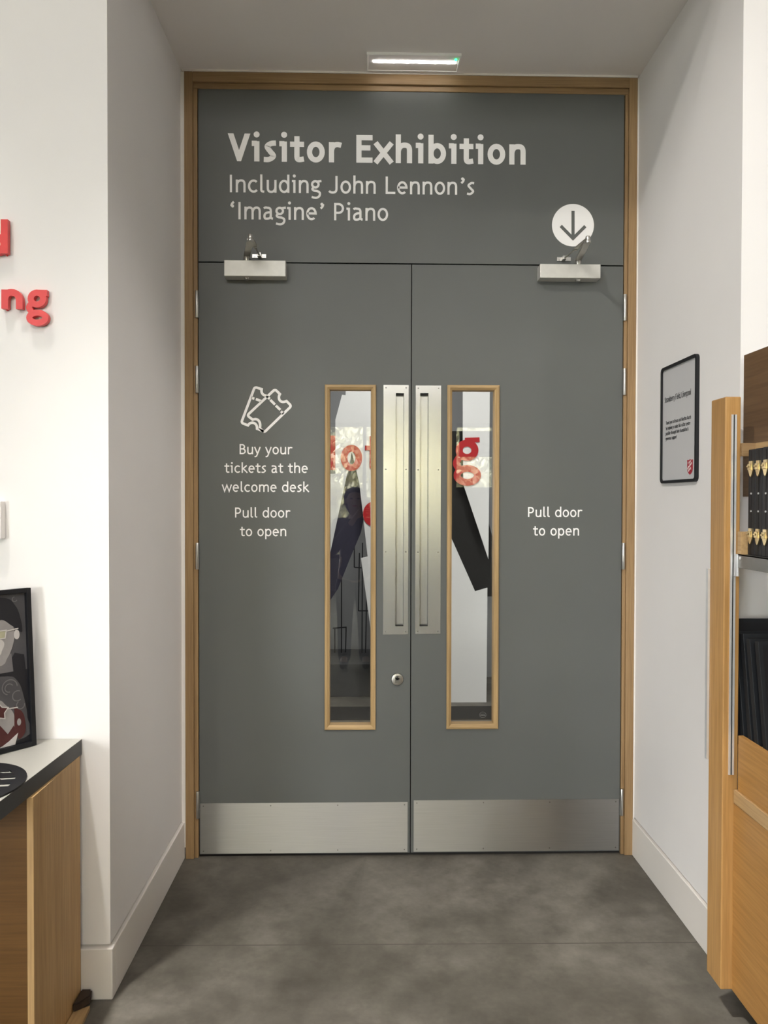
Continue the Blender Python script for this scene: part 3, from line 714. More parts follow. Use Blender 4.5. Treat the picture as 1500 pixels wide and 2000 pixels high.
tag(obj('wall_plate', MB().box(p.x-0.09, p.x, AY-0.03, AY, q2.z, p.z, 0.004), M['ceil']), 'small pale box fixed to the white wall above the leaning picture', 'wall plate')

# ================================================================== FRAMED NOTICE ON THE RIGHT ALCOVE WALL
nx = AX1-0.012
ny0, ny1, nz0, nz1 = -0.622, -0.300, 1.632, 2.088        # near edge, far edge
nt_ = thing('framed_notice', 'thin black framed white notice with a red shield on the right alcove wall', 'notice', (AX1, (ny0+ny1)/2, nz0))
def rr_yz(y0, y1, z0, z1, r, n=6):
    out = []
    for cy, cz, a in ((y1-r, z1-r, 0), (y0+r, z1-r, 90), (y0+r, z0+r, 180), (y1-r, z0+r, 270)):
        for i in range(n+1): b = math.radians(a+90*i/n); out.append((cy+r*math.cos(b), cz+r*math.sin(b)))
    return out
t = bmesh.new()
o_ = rr_yz(ny0, ny1, nz0, nz1, 0.018); i_ = rr_yz(ny0+0.011, ny1-0.011, nz0+0.011, nz1-0.011, 0.010); n = len(o_)
R0 = [t.verts.new((AX1, a, b)) for a, b in o_]; R1 = [t.verts.new((nx, a, b)) for a, b in o_]; R2 = [t.verts.new((nx, a, b)) for a, b in i_]; R3 = [t.verts.new((AX1-0.004, a, b)) for a, b in i_]
for A_, B_ in ((R0, R1), (R1, R2), (R2, R3)):
    for i in range(n): t.faces.new((A_[i], A_[(i+1) % n], B_[(i+1) % n], B_[i]))
bmesh.ops.recalc_face_normals(t, faces=t.faces)
obj('frame', MB().add(t), M['black'], nt_)
sheet = obj('sheet', MB().prism([(AX1-0.006, a, b) for a, b in rr_yz(ny0+0.0105, ny1-0.0105, nz0+0.0105, nz1-0.0105, 0.010)], (0.005, 0, 0)), M['paper'], nt_)
t = MB(); sx = AX1-0.006
def note(txt, w, py0, py1, wd, em):   # py0: pixel row of the baseline at the far (left) end
    a = atx(py0[0], py0[1], sx); b = atx(py1[0], py1[1], sx)
    write(t, txt, w, (sx, a.y, a.z), (0, -1, 0), (0, 0, 1), (-1, 0, 0), abs(b.y-a.y), em, 0.0002)
note('Strawberry Field, Liverpool', 0.75, (1298.5, 787.5), (1350.0, 773), 0, 0.030)
note('Thank you to Bruce and Martha Karsh', 0.8, (1300.5, 830), (1349.5, 819.5), 0, 0.0185)
note('for helping to make this visitor centre', 0.8, (1300.5, 840.5), (1348.5, 831.5), 0, 0.0185)
note('possible through their foundation\u2019s', 0.8, (1300.5, 850.5), (1345.0, 842.5), 0, 0.0185)
note('generous support', 0.8, (1300.5, 860.5), (1322.0, 856.5), 0, 0.0185)
obj('notice_lettering', t, M['ink'], sheet)
a = atx(1342.5, 897, sx); b = atx(1353.5, 927, sx); yw, yc, zt, zb = abs(b.y-a.y), (a.y+b.y)/2, a.z, b.z
shape = [(-0.5, 0.93), (-0.33, 0.97), (-0.22, 0.90), (0, 1.0), (0.22, 0.90), (0.33, 0.97), (0.5, 0.93), (0.46, 0.75), (0.5, 0.4), (0.40, 0.2), (0.2, 0.08), (0, 0.0), (-0.2, 0.08), (-0.40, 0.2), (-0.5, 0.4), (-0.46, 0.75)]
sh = obj('shield_emblem', MB().prism([(sx-0.0009, yc-u*yw, zb+v*(zt-zb)) for u, v in shape], (0.0006, 0, 0)), M['shield'], sheet)
t = MB(); ca, sa = math.cos(0.55), math.sin(0.55)
for txt, dz, wd in (('The', 0.70, 0.5), ('Salvation', 0.46, 0.9), ('Army', 0.26, 0.55)):
    write(t, txt, 1.0, (sx-0.0006, yc+0.45*wd*yw, zb+dz*(zt-zb)-0.2*wd*yw), (0, -ca, sa), (0, sa, ca), (-1, 0, 0), wd*yw, 0.013, 0.0002)
obj('shield_lettering', t, M['vinyl'], sheet)

# ================================================================== COUNTER ON THE LEFT
ZT, ZB = 0.816, 0.768
A, B = atz(160, 1443, ZT), atz(0, 1565, ZT)
sl = (B.x-A.x)/(B.y-A.y); yn = -1.62; xn = A.x + sl*(yn-A.y)
y_w = AY - 0.002
wt_ = thing('worktop', 'grey counter top with a dark chipped edge against the white wall', 'worktop', (-1.6, -1.2, ZB))
obj('slab', MB().prism([(A.x, y_w, ZB), (xn, yn, ZB), (-2.6, yn, ZB), (-2.6, y_w, ZB)], (0, 0, ZT-ZB-0.001)), M['topedge'], wt_)['label'] = 'dark slab edge'
obj('surface', MB().prism([(A.x, y_w, ZT-0.001), (xn, yn, ZT-0.001), (-2.6, yn, ZT-0.001), (-2.6, y_w, ZT-0.001)], (0, 0, 0.001)), M['top'], wt_)['label'] = 'pale grey top face'
cb = thing('counter_cabinet', 'orange wooden counter cabinet with birch end panel under the grey worktop', 'cabinet', (-1.6, -1.08, 0))
yf = AY-0.338; xp = -0.8905
obj('end_panel', MB().box(xp-0.018, xp, yf, AY-0.016, 0.0, ZB, 0.001), M['ply'], cb)['label'] = 'pale birch ply end panel'
obj('front_panel', MB().box(-2.55, xp-0.018, yf+0.004, yf+0.022, 0.0, ZB), M['ply_x'], cb)
obj('carcass', MB().box(-2.55, xp-0.018, yf+0.022, AY-0.016, 0.02, ZB), M['ply_x'], cb)
# dark stopper and offcut beside the cabinet foot
e = [atz(176, 1964, 0.012), atz(160, 2000, 0.012), atz(150, 2030, 0.012), atz(118, 2030, 0.012), atz(124, 2000, 0.012), atz(140, 1976, 0.012)]
for v in e: v.x = max(v.x, xp+0.002)
obj_ = obj('wood_offcut', MB().prism([(v.x, v.y, 0) for v in e], (0, 0, 0.012)), M['lip_y']); tag(obj_, 'small pale wood offcut on the floor beside the birch cabinet end', 'wood offcut')
e = [atz(px, py, 0.012) for px, py in ((163, 1936), (178, 1934), (182, 1943), (177, 1961), (160, 1972), (146, 1978), (139, 1979))]
for v in e: v.x = max(v.x, xp+0.002); v.y = min(v.y, AY-0.016)
mb = MB().prism([(v.x, v.y, 0.0125) for v in e], (0, 0, 0.026)); bmesh.ops.bevel(mb.bm, geom=[ed for ed in mb.bm.edges if len(ed.link_faces) == 2 and ed.calc_face_angle(0) > 0.6], offset=0.004, segments=2, affect='EDGES')
tag(obj('door_stopper', mb, M['rubber']), 'dark brown rounded stopper lying on the wood offcut by the skirting', 'door stopper')

# openwork trivet
ctr = Vector((-1.068, -1.300)); Rr = 0.168; t = bmesh.new(); put = lambda x, y, d: Vector((x, y, ZT+d))
strip(t, ell(ctr.x, ctr.y, Rr-0.014, Rr-0.014, 0, 360, 64), 0.028, True, put, 0.005)
a = math.radians(12); rot = lambda u, v: (ctr.x+u*math.cos(a)-v*math.sin(a), ctr.y+u*math.sin(a)+v*math.cos(a))
for k in range(-2, 3):
    v = k*0.050; half = math.sqrt((Rr-0.02)**2-v*v)
    strip(t, spline([rot(-half, v), rot(0, v+0.008), rot(half, v)]), 0.027, False, put, 0.0046+0.0001*k)
    for sgn in (-1, 1):
        if abs(k) < 2: strip(t, [rot(sgn*(half-0.045), v+0.012), rot(sgn*(half-0.075), v+0.038)], 0.012, False, put, 0.0042)
strip(t, [rot(0, -Rr+0.02), rot(0, Rr-0.02)], 0.022, False, put, 0.0051)
bmesh.ops.recalc_face_normals(t, faces=t.faces)
tag(obj('trivet', MB().add(t), M['black']), 'round black openwork trivet lying on the grey worktop', 'trivet')

# leaning picture
BR, BL, TR = atz(65, 1453, ZT), atz(0, 1470, ZT), aty(48, 1148, -0.945)
fx = (BR-BL).normalized(); up = (TR-BR); up = (up - fx*up.dot(fx)); Hh = up.length; up.normalize(); nn = fx.cross(up).normalized()
if nn.y > 0: nn = -nn
W_ = 0.31; O = BR - fx*W_
pf = thing('leaning_picture', 'black framed greyscale portrait picture leaning on the wall on the grey worktop', 'picture', tuple(O + fx*W_/2))
fmx = Matrix((fx, nn, up)).transposed().to_4x4(); fmx.translation = O
def loc_(mb): return mb.xf(fmx)
fw_ = 0.014
mb = MB(); mb.box(0, fw_, -0.022, 0, 0, Hh, 0.001); mb.box(W_-fw_, W_, -0.022, 0, 0, Hh, 0.001); mb.box(fw_, W_-fw_, -0.022, 0, 0, fw_, 0.001); mb.box(fw_, W_-fw_, -0.022, 0, Hh-fw_, Hh, 0.001)
for v in mb.bm.verts: v.co.y = -v.co.y - 0.022 + 0.022
obj('frame', loc_(mb), M['black'], pf)
def loc_pts(pts, d): return [(x, d, z) for x, z in pts]
pr = obj('print', loc_(MB().box(fw_, W_-fw_, 0.003, 0.008, fw_, Hh-fw_)), M['g1'], pf)
ix0, ix1, iz0, iz1 = fw_, W_-fw_, fw_, Hh-fw_
zm = (iz0+iz1)/2-0.01
lay = [0.008]
def ink(name, pts, m, d=None):
    lay[0] += 0.00025
    return obj(name, loc_(MB().prism(loc_pts(pts, 0.0078), (0, lay[0]-0.0078, 0))), m, pr)
def poly(cx, cz, rx, rz, a0=0, a1=360, n=28): return ell(cx, cz, rx, rz, a0, a1, n)
def E_(*pts): return [(W_-e_, f_*Hh) for e_, f_ in pts]
def blob(*pts): return spline(E_(*pts), 5)
L_ = 0.28
ink('backdrop', E_((L_, 0.485), (fw_, 0.485), (fw_, 0.968), (L_, 0.968)), M['g2'])
ink('jacket', E_((0.10, 0.485), (0.018, 0.485), (0.022, 0.58), (0.05, 0.60), (0.062, 0.56)), M['g1'])
ink('neck', E_((L_, 0.485), (0.056, 0.485), (0.060, 0.60), (0.10, 0.56), (L_, 0.55)), M['g2b'])
ink('face', blob((L_, 0.84), (0.10, 0.84), (0.062, 0.80), (0.049, 0.74), (0.053, 0.66), (0.072, 0.575), (0.105, 0.525), (L_, 0.50)), M['g3'])
ink('cheek', blob((L_, 0.71), (0.115, 0.70), (0.082, 0.68), (0.086, 0.63), (0.115, 0.585), (L_, 0.58)), M['g4'])
ink('ear', poly(W_-0.042, 0.712*Hh, 0.0085, 0.030*Hh), M['g4'])
ink('hair', blob((L_, 0.965), (0.09, 0.955), (0.045, 0.90), (0.028, 0.80), (0.026, 0.725), (0.040, 0.745), (0.058, 0.775), (0.085, 0.815), (0.12, 0.795), (L_, 0.80)), M['g1'])
ink('lens', E_((L_, 0.698), (0.078, 0.700), (0.074, 0.748), (L_, 0.748)), M['lens'])
ink('curl_hair', blob((L_, 0.462), (0.09, 0.465), (0.045, 0.42), (0.027, 0.30), (0.020, 0.18), (0.028, 0.06), (L_, 0.035)), M['g2'])
ink('face', blob((L_, 0.35), (0.12, 0.335), (0.082, 0.285), (0.060, 0.22), (0.060, 0.13), (0.088, 0.06), (L_, 0.035)), M['g3'])
ink('forehead', blob((L_, 0.365), (0.13, 0.345), (0.108, 0.305), (0.13, 0.285), (L_, 0.28)), M['g4'])
ink('beard', E_((L_, 0.19), (0.125, 0.195), (0.100, 0.165), (0.080, 0.105), (0.062, 0.150), (0.050, 0.10), (0.075, 0.045), (0.12, 0.035), (L_, 0.035)), M['auburn'])
ink('lips', poly(W_-0.142, 0.125*Hh, 0.016, 0.012*Hh), M['g3'])
ink('side_hair', blob((0.058, 0.27), (0.032, 0.21), (0.028, 0.10), (0.048, 0.06), (0.060, 0.13)), M['auburn'])
ink('ear', poly(W_-0.046, 0.165*Hh, 0.006, 0.022*Hh), M['g3'])
ink('collar', E_((0.105, 0.032), (0.060, 0.032), (0.050, 0.10), (0.078, 0.06)), M['g4'])
star = [(W_-0.105+(0.030 if i % 2 == 0 else 0.018)*math.cos(math.radians(90+36*i)), 0.252*Hh+(0.030 if i % 2 == 0 else 0.018)*0.9*math.sin(math.radians(90+36*i))) for i in range(10)]
ink('lens', star, M['auburn'])
t = bmesh.new(); pq = lambda x, y, d: Vector((x, lay[0]+d, y))
for k, (e_, f_, r_) in enumerate(((0.070, 0.392, 0.022), (0.072, 0.388, 0.012), (0.048, 0.33, 0.015), (0.046, 0.935, 0.007), (0.040, 0.27, 0.012))): strip(t, ell(W_-e_, f_*Hh, r_, r_, 30*k, 250+30*k), 0.003, False, pq, 0.0002)
obj('curl_lines', loc_(MB().add(t)), M['g2b'], pr)
t = bmesh.new()
strip(t, star, 0.003, True, pq, 0.0003); strip(t, E_((0.078, 0.262), (0.048, 0.258)), 0.003, False, pq, 0.0003)
obj('star_spectacle_rim', loc_(MB().add(t)), M['g4'], pr)
t = bmesh.new()
strip(t, E_((L_, 0.698), (0.078, 0.700), (0.074, 0.748), (L_, 0.748)), 0.003, True, pq, 0.0003); strip(t, E_((0.074, 0.742), (0.038, 0.750)), 0.003, False, pq, 0.0003)
obj('spectacle_rim', loc_(MB().add(t)), M['g4'], pr)

# ================================================================== OAK SHELF UNIT ON THE RIGHT
PX0, PX1, PY0, PY1 = 1.0585, 1.1055, -1.063, -0.972     # post
PXf = 1.093                                             # plane of the shelf and drawer fronts
su = thing('display_unit', 'oak display unit with metal-channelled post standing against the right wall', 'display unit', (1.25, -1.5, 0))
obj('post', MB().box(PX0, PX1, PY0, PY1, 0.10, 1.871, 0.003), M['post'], su)
obj('post', MB().box(PX0, PX1, -2.10, -2.01, 0.10, 1.871, 0.003), M['post'], su)
ch = MB(); cx = 1.0835; cw = 0.0078
ch.box(cx-cw, cx-0.0022, PY0-0.004, PY0, 0.747, 1.818); ch.box(cx+0.0022, cx+cw, PY0-0.004, PY0, 0.747, 1.818)
chn = obj('metal_channel', ch, M['alu'], su)
obj('channel_slot', MB().box(cx-0.0022, cx+0.0022, PY0-0.0012, PY0, 0.747, 1.818), M['dark'], chn)
obj('rear_channel', MB().box(PX0-0.0055, PX0+0.03, PY1, PY1+0.014, 0.762, 1.353), M['alu'], su)
for v in ():
    pass
obj('header_board', MB().box(1.1815, 1.197, -2.10, AY-0.016, 1.576, 2.020, 0.001), M['walnut'], su)['label'] = 'dark brown header board'
obj('top_rail', MB().box(PX1-0.004, 1.152, -1.080, -1.066, 1.694, 1.733, 0.001), M['oak_x'], su)
obj('top_rail', MB().box(1.1400, 1.152, -2.10, -1.080, 1.694, 1.733, 0.001), M['lip_y'], su)
sh_ = obj('metal_shelf', MB().box(PXf, PXf+0.003, -2.10, PY0-0.006, 1.366, 1.4055).box(PXf, PXf+0.30, -2.10, PY0-0.006, 1.4025, 1.4055), M['shelf_steel'], su)
obj('shelf_bracket', MB().box(cx+0.001, PXf+0.003, PY0-0.012, PY0-0.0045, 1.340, 1.4055).box(PXf-0.001, PXf+0.003, PY0-0.014, PY0, 1.340, 1.4055), M['alu'], sh_)
p = atx(1446, 1090, PXf); obj('rivet', MB().cyl((PXf-0.0015, p.y, p.z), (PXf+0.001, p.y, p.z), 0.0042, None, 14), M['alu'], sh_)
obj('end_block', MB().box(PXf+0.002, 1.127, -1.088, -1.068, 1.4055, 1.472, 0.001), M['lip_y'], su)
obj('drawer_front', MB().box(PXf+0.006, PXf+0.022, -2.10, PY0-0.012, 0.704, 0.868, 0.001), M['unit_y'], su)
obj('drawer_edge', MB().box(PXf+0.022, PXf+0.036, -2.10, PY0-0.012, 0.704, 0.862), M['lip_y'], su)
obj('bin_floor', MB().box(PXf+0.036, 1.44, -2.10, AY-0.02, 0.815, 0.830), M['lip_y'], su)
obj('rail_lip', MB().box(PXf-0.001, PXf+0.04, -2.10, PY0-0.002, 0.663, 0.704, 0.001), M['lip_y'], su)
obj('lower_panel', MB().box(PXf, PXf+0.018, -2.10, PY0, 0.100, 0.662), M['unit_y'], su)
obj('lower_carcass', MB().box(PXf+0.018, 1.44, -2.10, PY1, 0.100, 0.66), M['unit_y'], su)
obj('plinth', MB().box(PXf+0.10, 1.40, -2.0, -0.98, 0.0, 0.100), M['dark'], su)

# black presentation cases on the metal shelf
def latch(x, y, z, rot=0):
    mb = MB()
    pts = [(-0.014, 0.020), (0.014, 0.020), (0.016, 0.004), (0.022, -0.004), (0.008, -0.022), (0, -0.026), (-0.008, -0.022), (-0.022, -0.004), (-0.016, 0.004)]
    mb.prism([(x-0.004, y+u*0.62, z+v) for u, v in pts], (0.004, 0, 0))
    mb.box(x-0.009, x-0.003, y-0.0075, y+0.0075, z-0.006, z+0.012, 0.001); mb.cyl((x-0.010, y-0.006, z+0.004), (x-0.010, y+0.006, z+0.004), 0.003, None, 10)
    return mb
lab = ['nearest the oak post', 'second from the oak post', 'third from the oak post']
for i in range(3):
    y1 = -1.093 - 0.0395*i; y0 = y1-0.0375; xc = 1.113 
    cs = thing('presentation_case', 'slim black case with brass latches on the metal shelf, ' + lab[i], 'case', (xc, (y0+y1)/2, 1.4055), 'black cases on the metal shelf')
    obj('body', MB().box(xc, xc+0.25, y0, y1, 1.4055, 1.712 + 0.001*i, 0.002), M['black'], cs)
    obj('lid_seam', MB().box(xc-0.0006, xc+0.001, (y0+y1)/2-0.0008, (y0+y1)/2+0.0008, 1.408, 1.708), M['dark'], cs)
    for z in (1.658, 1.463): obj('latch', latch(xc, (y0+y1)/2, z), M['brass'], cs)
    for z in (1.584, 1.533): obj('rivet', MB().cyl((xc-0.002, (y0+y1)/2, z), (xc, (y0+y1)/2, z), 0.0028, None, 10), M['alu'], cs)

# black frames leaning in the bin
lab = ['tallest and rearmost, squarest to the viewer', 'second from the back', 'third from the back, leaning', 'fourth from the back, leaning lower', 'foremost of the leaning stack']
tops = [(1443.5, 1215), (1453, 1237), (1473, 1243), (1484, 1258), (1496, 1262)]
bots = [1.115, 1.114, 1.116, 1.114, 1.117]
for i in range(5):
    yb = -1.035 - 0.040*i; x0 = bots[i]+0.008*0; zb_ = 0.8305
    H_ = (0.375, 0.345, 0.343, 0.335, 0.335)[i]; lean = (0.045, 0.062, 0.060, 0.060, 0.058)[i]
    mb = MB(); th = 0.020
    ang = math.atan2(lean, H_)
    mb.box(0, 0.30, 0, th, 0, H_, 0.0015)
    mb2 = MB().box(0.012, 0.288, -0.0008, 0.003, 0.012, H_-0.012)
    mx = Matrix.Translation((x0, yb-th*0.5, zb_ + 0.0)) @ Matrix.Rotation(-ang, 4, 'X')
    fr_ = thing('record_frame', 'thin black square frame leaning in the oak bin, ' + lab[i], 'frame', (x0+0.15, yb, zb_), 'black frames leaning in the bin')
    obj('frame', mb.xf(mx), M['blackfab'], fr_); obj('face', mb2.xf(mx), M['black'], fr_)

# ================================================================== EXHIBITION ROOM BEHIND THE GLASS
YB = 2.50
def board_poly(pts, y, th=0.012): return MB().prism([aty(a, b, y) for a, b in pts], (0, th, 0))
tag(obj('display_board', board_poly([(676, 740), (772, 740), (772, 1372), (740, 1372), (723, 1222), (705, 1090), (718, 1087), (702, 945), (687, 882), (673, 948), (641, 1098), (600, 1098), (600, 928), (655, 925), (655, 820), (668, 771), (675, 772)], YB), M['board']),
    'white angular display board with a wedge cut out, behind the left door glass', 'display board')
tag(obj('display_board', board_poly([(904, 511), (959, 511), (954, 1092), (905, 946), (904, 846)], YB, 0.012), M['board']), 'white hanging display board behind the right door glass and red letter g', 'display board')
tag(obj('display_board', board_poly([(850, 980), (928, 1155), (952, 1148), (950, 1375), (850, 1371)], YB-0.02, 0.012), M['board']), 'tall white slanted board standing on the floor behind the right door glass', 'display board')
tag(obj('dark_gap_sheet', board_poly([(862, 842), (905, 842), (965, 1060), (965, 1165), (938, 1165), (938, 1368), (905, 1368), (905, 1130), (862, 1060)], YB+0.10), M['dark']), 'black sheet added to darken the gap behind the right door glass', 'panel')  # black sheet added in place of the unlit room beyond the gap
tag(obj('dark_reflection_sheet', board_poly([(686, 900), (688, 700), (688, 516), (698, 516), (698, 700), (706, 900), (716, 985), (705, 1040), (686, 1085), (660, 1150), (640, 1180), (640, 1060)], YB+0.08), M['indigo']), 'dark indigo sheet added for the reflection in the wedge-shaped gap behind the left door glass', 'dark sheet')  # added sheet stands in for a dark reflection on the glass
LG = 'red letters behind the door glass'
def ex_letter(label, strokes, w): red_letter('display_letter', label, strokes, w, 0.006, YB, 'deepred', LG, 'letter', 0.002)
ex_letter('red letter l on the white board at the left edge of the left door glass', [([(649.5, 851), (649.5, 918)], False)], 10.5)
ex_letter('red letter o on the white board behind the left door glass', [(ell(686.5, 894.5, 14.4, 19.0), True)], 13.0)
ex_letter('red letter t cut by the right edge of the left door glass', [([(726.5, 852), (726.5, 915)], False), ([(713, 875), (740, 875)], False)], 9)
ex_letter('red round letter low at the right edge of the left door glass', [(ell(731, 1004, 11.0, 13.5), True)], 22)
ex_letter('red looped letter g behind the right door glass', [(ell(912, 879.5, 15.5, 14.0), True), ([(908, 860), (936.5, 859)], False, 9.5), (spline([(899, 890), (891, 905), (898, 917)]), False), (ell(912.5, 928.5, 20.0, 13.5), True)], 13.5)
# black line stands on the floor, plinth and mat
def rodstand(label, segs, y):
    mb = MB()
    for a, b in segs: A_, B_ = aty(*a, y), aty(*b, y); mb.bar(A_, B_, 0.010, 0.010, (0, 1, 0))
    tag(obj('wire_stand', mb, M['ink']), label, 'stand')
rodstand('tall thin black rod stand behind the left door glass, left one', [((667, 1060), (667, 1275)), ((650, 1227), (677, 1225)), ((676, 1225), (675, 1274)), ((654, 1227), (654, 1275))], 3.0)
rodstand('tall thin black rod stand behind the left door glass, nearer the white board', [((708, 1060), (707, 1275)), ((717, 1110), (714, 1275)), ((700, 1193), (722, 1193)), ((702, 1080), (700, 1193)), ((692, 1060), (692, 1108)), ((692, 1108), (706, 1109))], 3.0)
tag(obj('display_plinth', MB().box(-0.75, 0.12, 2.66, 3.25, 0.0, 0.262, 0.004), M['plinth']), 'low dark grey plinth behind the left door glass under the rod stands', 'plinth')
tag(obj('floor_mat', MB().box(-0.30, 1.60, 2.02, 2.36, 0.0, 0.004), M['dark']), 'black floor mat before the white boards behind the doors', 'mat')

# tall hedge added to block the bright sky, stopping short at the left
rn = random.Random(5); bm = bmesh.new()
for k in range(14000):
    c = Vector((rn.uniform(-7.0, 11), -19.0+rn.gauss(0, 0.35), rn.uniform(-0.05, 7.5)))
    a = Vector((rn.gauss(0, 1), rn.gauss(0, 1), rn.gauss(0, 1))).normalized(); b = a.orthogonal().normalized(); s_ = 0.20
    bm.faces.new([bm.verts.new(c+p_) for p_ in (a*s_, b*s_*0.7, -a*s_, -b*s_*0.7)])
hb = MB().add(bm); hb.box(-7.0, 11, -20.2, -19.5, -0.05, 7.6)
tag(obj('hedge', hb, M['leaf']), 'tall yellow-green hedge added outside the glazed facade to block the sky, mirrored in the door glass', 'hedge', None, 'stuff')
# ================================================================== TREES OUTSIDE THE FACADE (mirrored in the door glass)
struct('ground', MB().box(-30, 30, -40, -9.9, -0.15, -0.05), M['grass'], 'lawn outside the glazed facade', 'ground')
rn = random.Random(3)
for i, (tx, ty, hh) in enumerate(((-5.6, -16.6, 5.6), (-2.6, -13.6, 4.6), (0.3, -16.6, 5.8), (3.2, -13.8, 5.0), (6.2, -16.6, 6.2))):
    kinds = ['leftmost by the lawn edge', 'second from the left', 'tallest in the middle', 'right of the middle', 'rightmost by the lawn edge']
    tr_ = thing('tree', 'yellow-green autumn tree outside the facade, ' + kinds[i], 'tree', (tx, ty, -0.05), 'trees outside the facade')
    obj('trunk', MB().cyl((tx, ty, -0.05), (tx, ty, hh*0.6), 0.16, 0.07, 10), M['bark'], tr_)
    bm = bmesh.new()
    for k in range(1500):
        u, v, w = rn.gauss(0, 1), rn.gauss(0, 1), rn.gauss(0, 1); l = math.sqrt(u*u+v*v+w*w) or 1; rr_ = rn.random()**0.4
        c = Vector((tx+u/l*rr_*1.25, ty+v/l*rr_*1.1, hh*0.47+w/l*rr_*hh*0.46))
        a = Vector((rn.gauss(0, 1), rn.gauss(0, 1), rn.gauss(0, 1))).normalized(); b = a.orthogonal().normalized(); s = 0.10
        bm.faces.new([bm.verts.new(c+p) for p in (a*s, b*s*0.6, -a*s, -b*s*0.6)])
    obj('foliage', MB().add(bm), M['leaf'], tr_)

# ================================================================== PHOTOGRAPHER (mirrored in the left door glass)
def skin_mesh(chains, sub=2):
    """chains: list of [(x, y, z, r), ...]; equal points are welded; first point of the first chain is the root"""
    V, Rd, E = [], [], []
    def vid(p):
        for i, q in enumerate(V):
            if (Vector(q)-Vector(p[:3])).length < 1e-4: return i
        V.append(p[:3]); Rd.append(p[3]); return len(V)-1
    for ch in chains:
        ids = [vid(p) for p in ch]; E += [(a, b) for a, b in zip(ids, ids[1:])]
    me = bpy.data.meshes.new('tmp'); me.from_pydata(V, E, []); o = bpy.data.objects.new('tmp', me); C.objects.link(o)
    sk = o.modifiers.new('s', 'SKIN'); sk.use_smooth_shade = True
    lay_ = me.skin_vertices[0] if me.skin_vertices else None
    if lay_ is None:
        bm_ = bmesh.new(); bm_.from_mesh(me); bm_.verts.layers.skin.verify(); bm_.to_mesh(me); bm_.free(); lay_ = me.skin_vertices[0]
    for i, r in enumerate(Rd): lay_.data[i].radius = (r, r) if not isinstance(r, tuple) else r; lay_.data[i].use_root = (i == 0)
    ss = o.modifiers.new('u', 'SUBSURF'); ss.levels = sub; ss.render_levels = sub
    dg = bpy.context.evaluated_depsgraph_get(); dg.update()
    t = bmesh.new(); t.from_mesh(o.evaluated_get(dg).to_mesh())
    bpy.data.objects.remove(o); bpy.data.meshes.remove(me); return MB().add(t)
M['skin'] = plain('skin', (0.50, 0.33, 0.25, 1), 0.5); M['coat'] = plain('indigo_coat', (0.030, 0.027, 0.045, 1), 0.8)
M['jeans'] = plain('dark_trousers', (0.018, 0.020, 0.030, 1), 0.8); M['hair'] = plain('dark_hair', (0.022, 0.016, 0.013, 1), 0.5); M['shoe'] = plain('black_shoe', (0.012, 0.012, 0.012, 1), 0.5)
hx, hy = -0.115, -3.66
pl = thing('person', 'person in a dark indigo coat holding up a phone, mirrored in the left door glass', 'person', (hx, hy, 0))
ph_x0, ph_x1, ph_y, ph_z0, ph_z1 = -0.058, 0.014, -3.262, 1.425, 1.574
def hand(sx, wrist):
    """palm beside the phone edge, four bent fingers round its back and a thumb on the front"""
    w = Vector(wrist); ed = ph_x0 if sx < 0 else ph_x1
    palm = Vector((ed+sx*0.012, -3.285, w.z+0.055)); ch = [[(*w, 0.026), (*w.lerp(palm, 0.5), 0.024), (*palm, 0.022)]]
    for k, (dz, L_) in enumerate(((0.030, 0.058), (0.010, 0.064), (-0.010, 0.060), (-0.030, 0.048))):
        a_ = (ed+sx*0.012, -3.272, palm.z+dz, 0.0095); b_ = (ed+sx*0.009, -3.2535, palm.z+dz+0.002, 0.0088)
        ch.append([(*palm, 0.022), a_, b_, (ed-sx*(L_-0.030), -3.2500, palm.z+dz+0.004, 0.0075)])
    ch.append([(*palm, 0.022), (ed+sx*0.004, -3.290, palm.z+0.028, 0.011), (ed-sx*0.010, -3.280, palm.z+0.046, 0.0095), (ed-sx*0.024, -3.276, palm.z+0.058, 0.008)])
    return ch
wr = {-1: (-0.115, -3.325, 1.405), 1: (0.060, -3.325, 1.405)}
sh_j = {s_: (hx+s_*0.165, hy+0.01, 1.335) for s_ in (-1, 1)}; el_j = {-1: (hx-0.215, hy+0.13, 1.08), 1: (hx+0.245, hy+0.13, 1.08)}
hp = {s_: (hx+s_*0.09, hy, 0.86) for s_ in (-1, 1)}
chains = [[(hx, hy, 0.93, 0.135), (hx, hy, 1.10, 0.115), (hx, hy, 1.27, 0.13), (hx, hy+0.01, 1.37, 0.085), (hx, hy+0.02, 1.42, 0.052), (hx, hy+0.03, 1.475, 0.058), (hx, hy+0.045, 1.53, 0.082), (hx, hy+0.045, 1.60, 0.086), (hx, hy+0.040, 1.645, 0.055)]]
for s_ in (-1, 1):
    chains.append([(hx, hy, 1.27, 0.13), (*sh_j[s_], 0.058), (*el_j[s_], 0.040), (*wr[s_], 0.026)]); chains += hand(s_, wr[s_])
    chains.append([(hx, hy, 0.93, 0.135), (*hp[s_], 0.092), (hx+s_*0.095, hy+0.01, 0.47, 0.058), (hx+s_*0.10, hy-0.01, 0.10, 0.040), (hx+s_*0.105, hy+0.12, 0.045, 0.034)])
mb = skin_mesh(chains)
fy = hy+0.045+0.082
t2 = skin_mesh([[(hx, fy-0.012, 1.585, 0.010), (hx, fy+0.012, 1.555, 0.012), (hx, fy+0.004, 1.545, 0.012)], [(hx, fy+0.004, 1.545, 0.012), (hx-0.014, fy-0.004, 1.547, 0.008)], [(hx, fy+0.004, 1.545, 0.012), (hx+0.014, fy-0.004, 1.547, 0.008)]], 1)
mb.add(t2.bm)
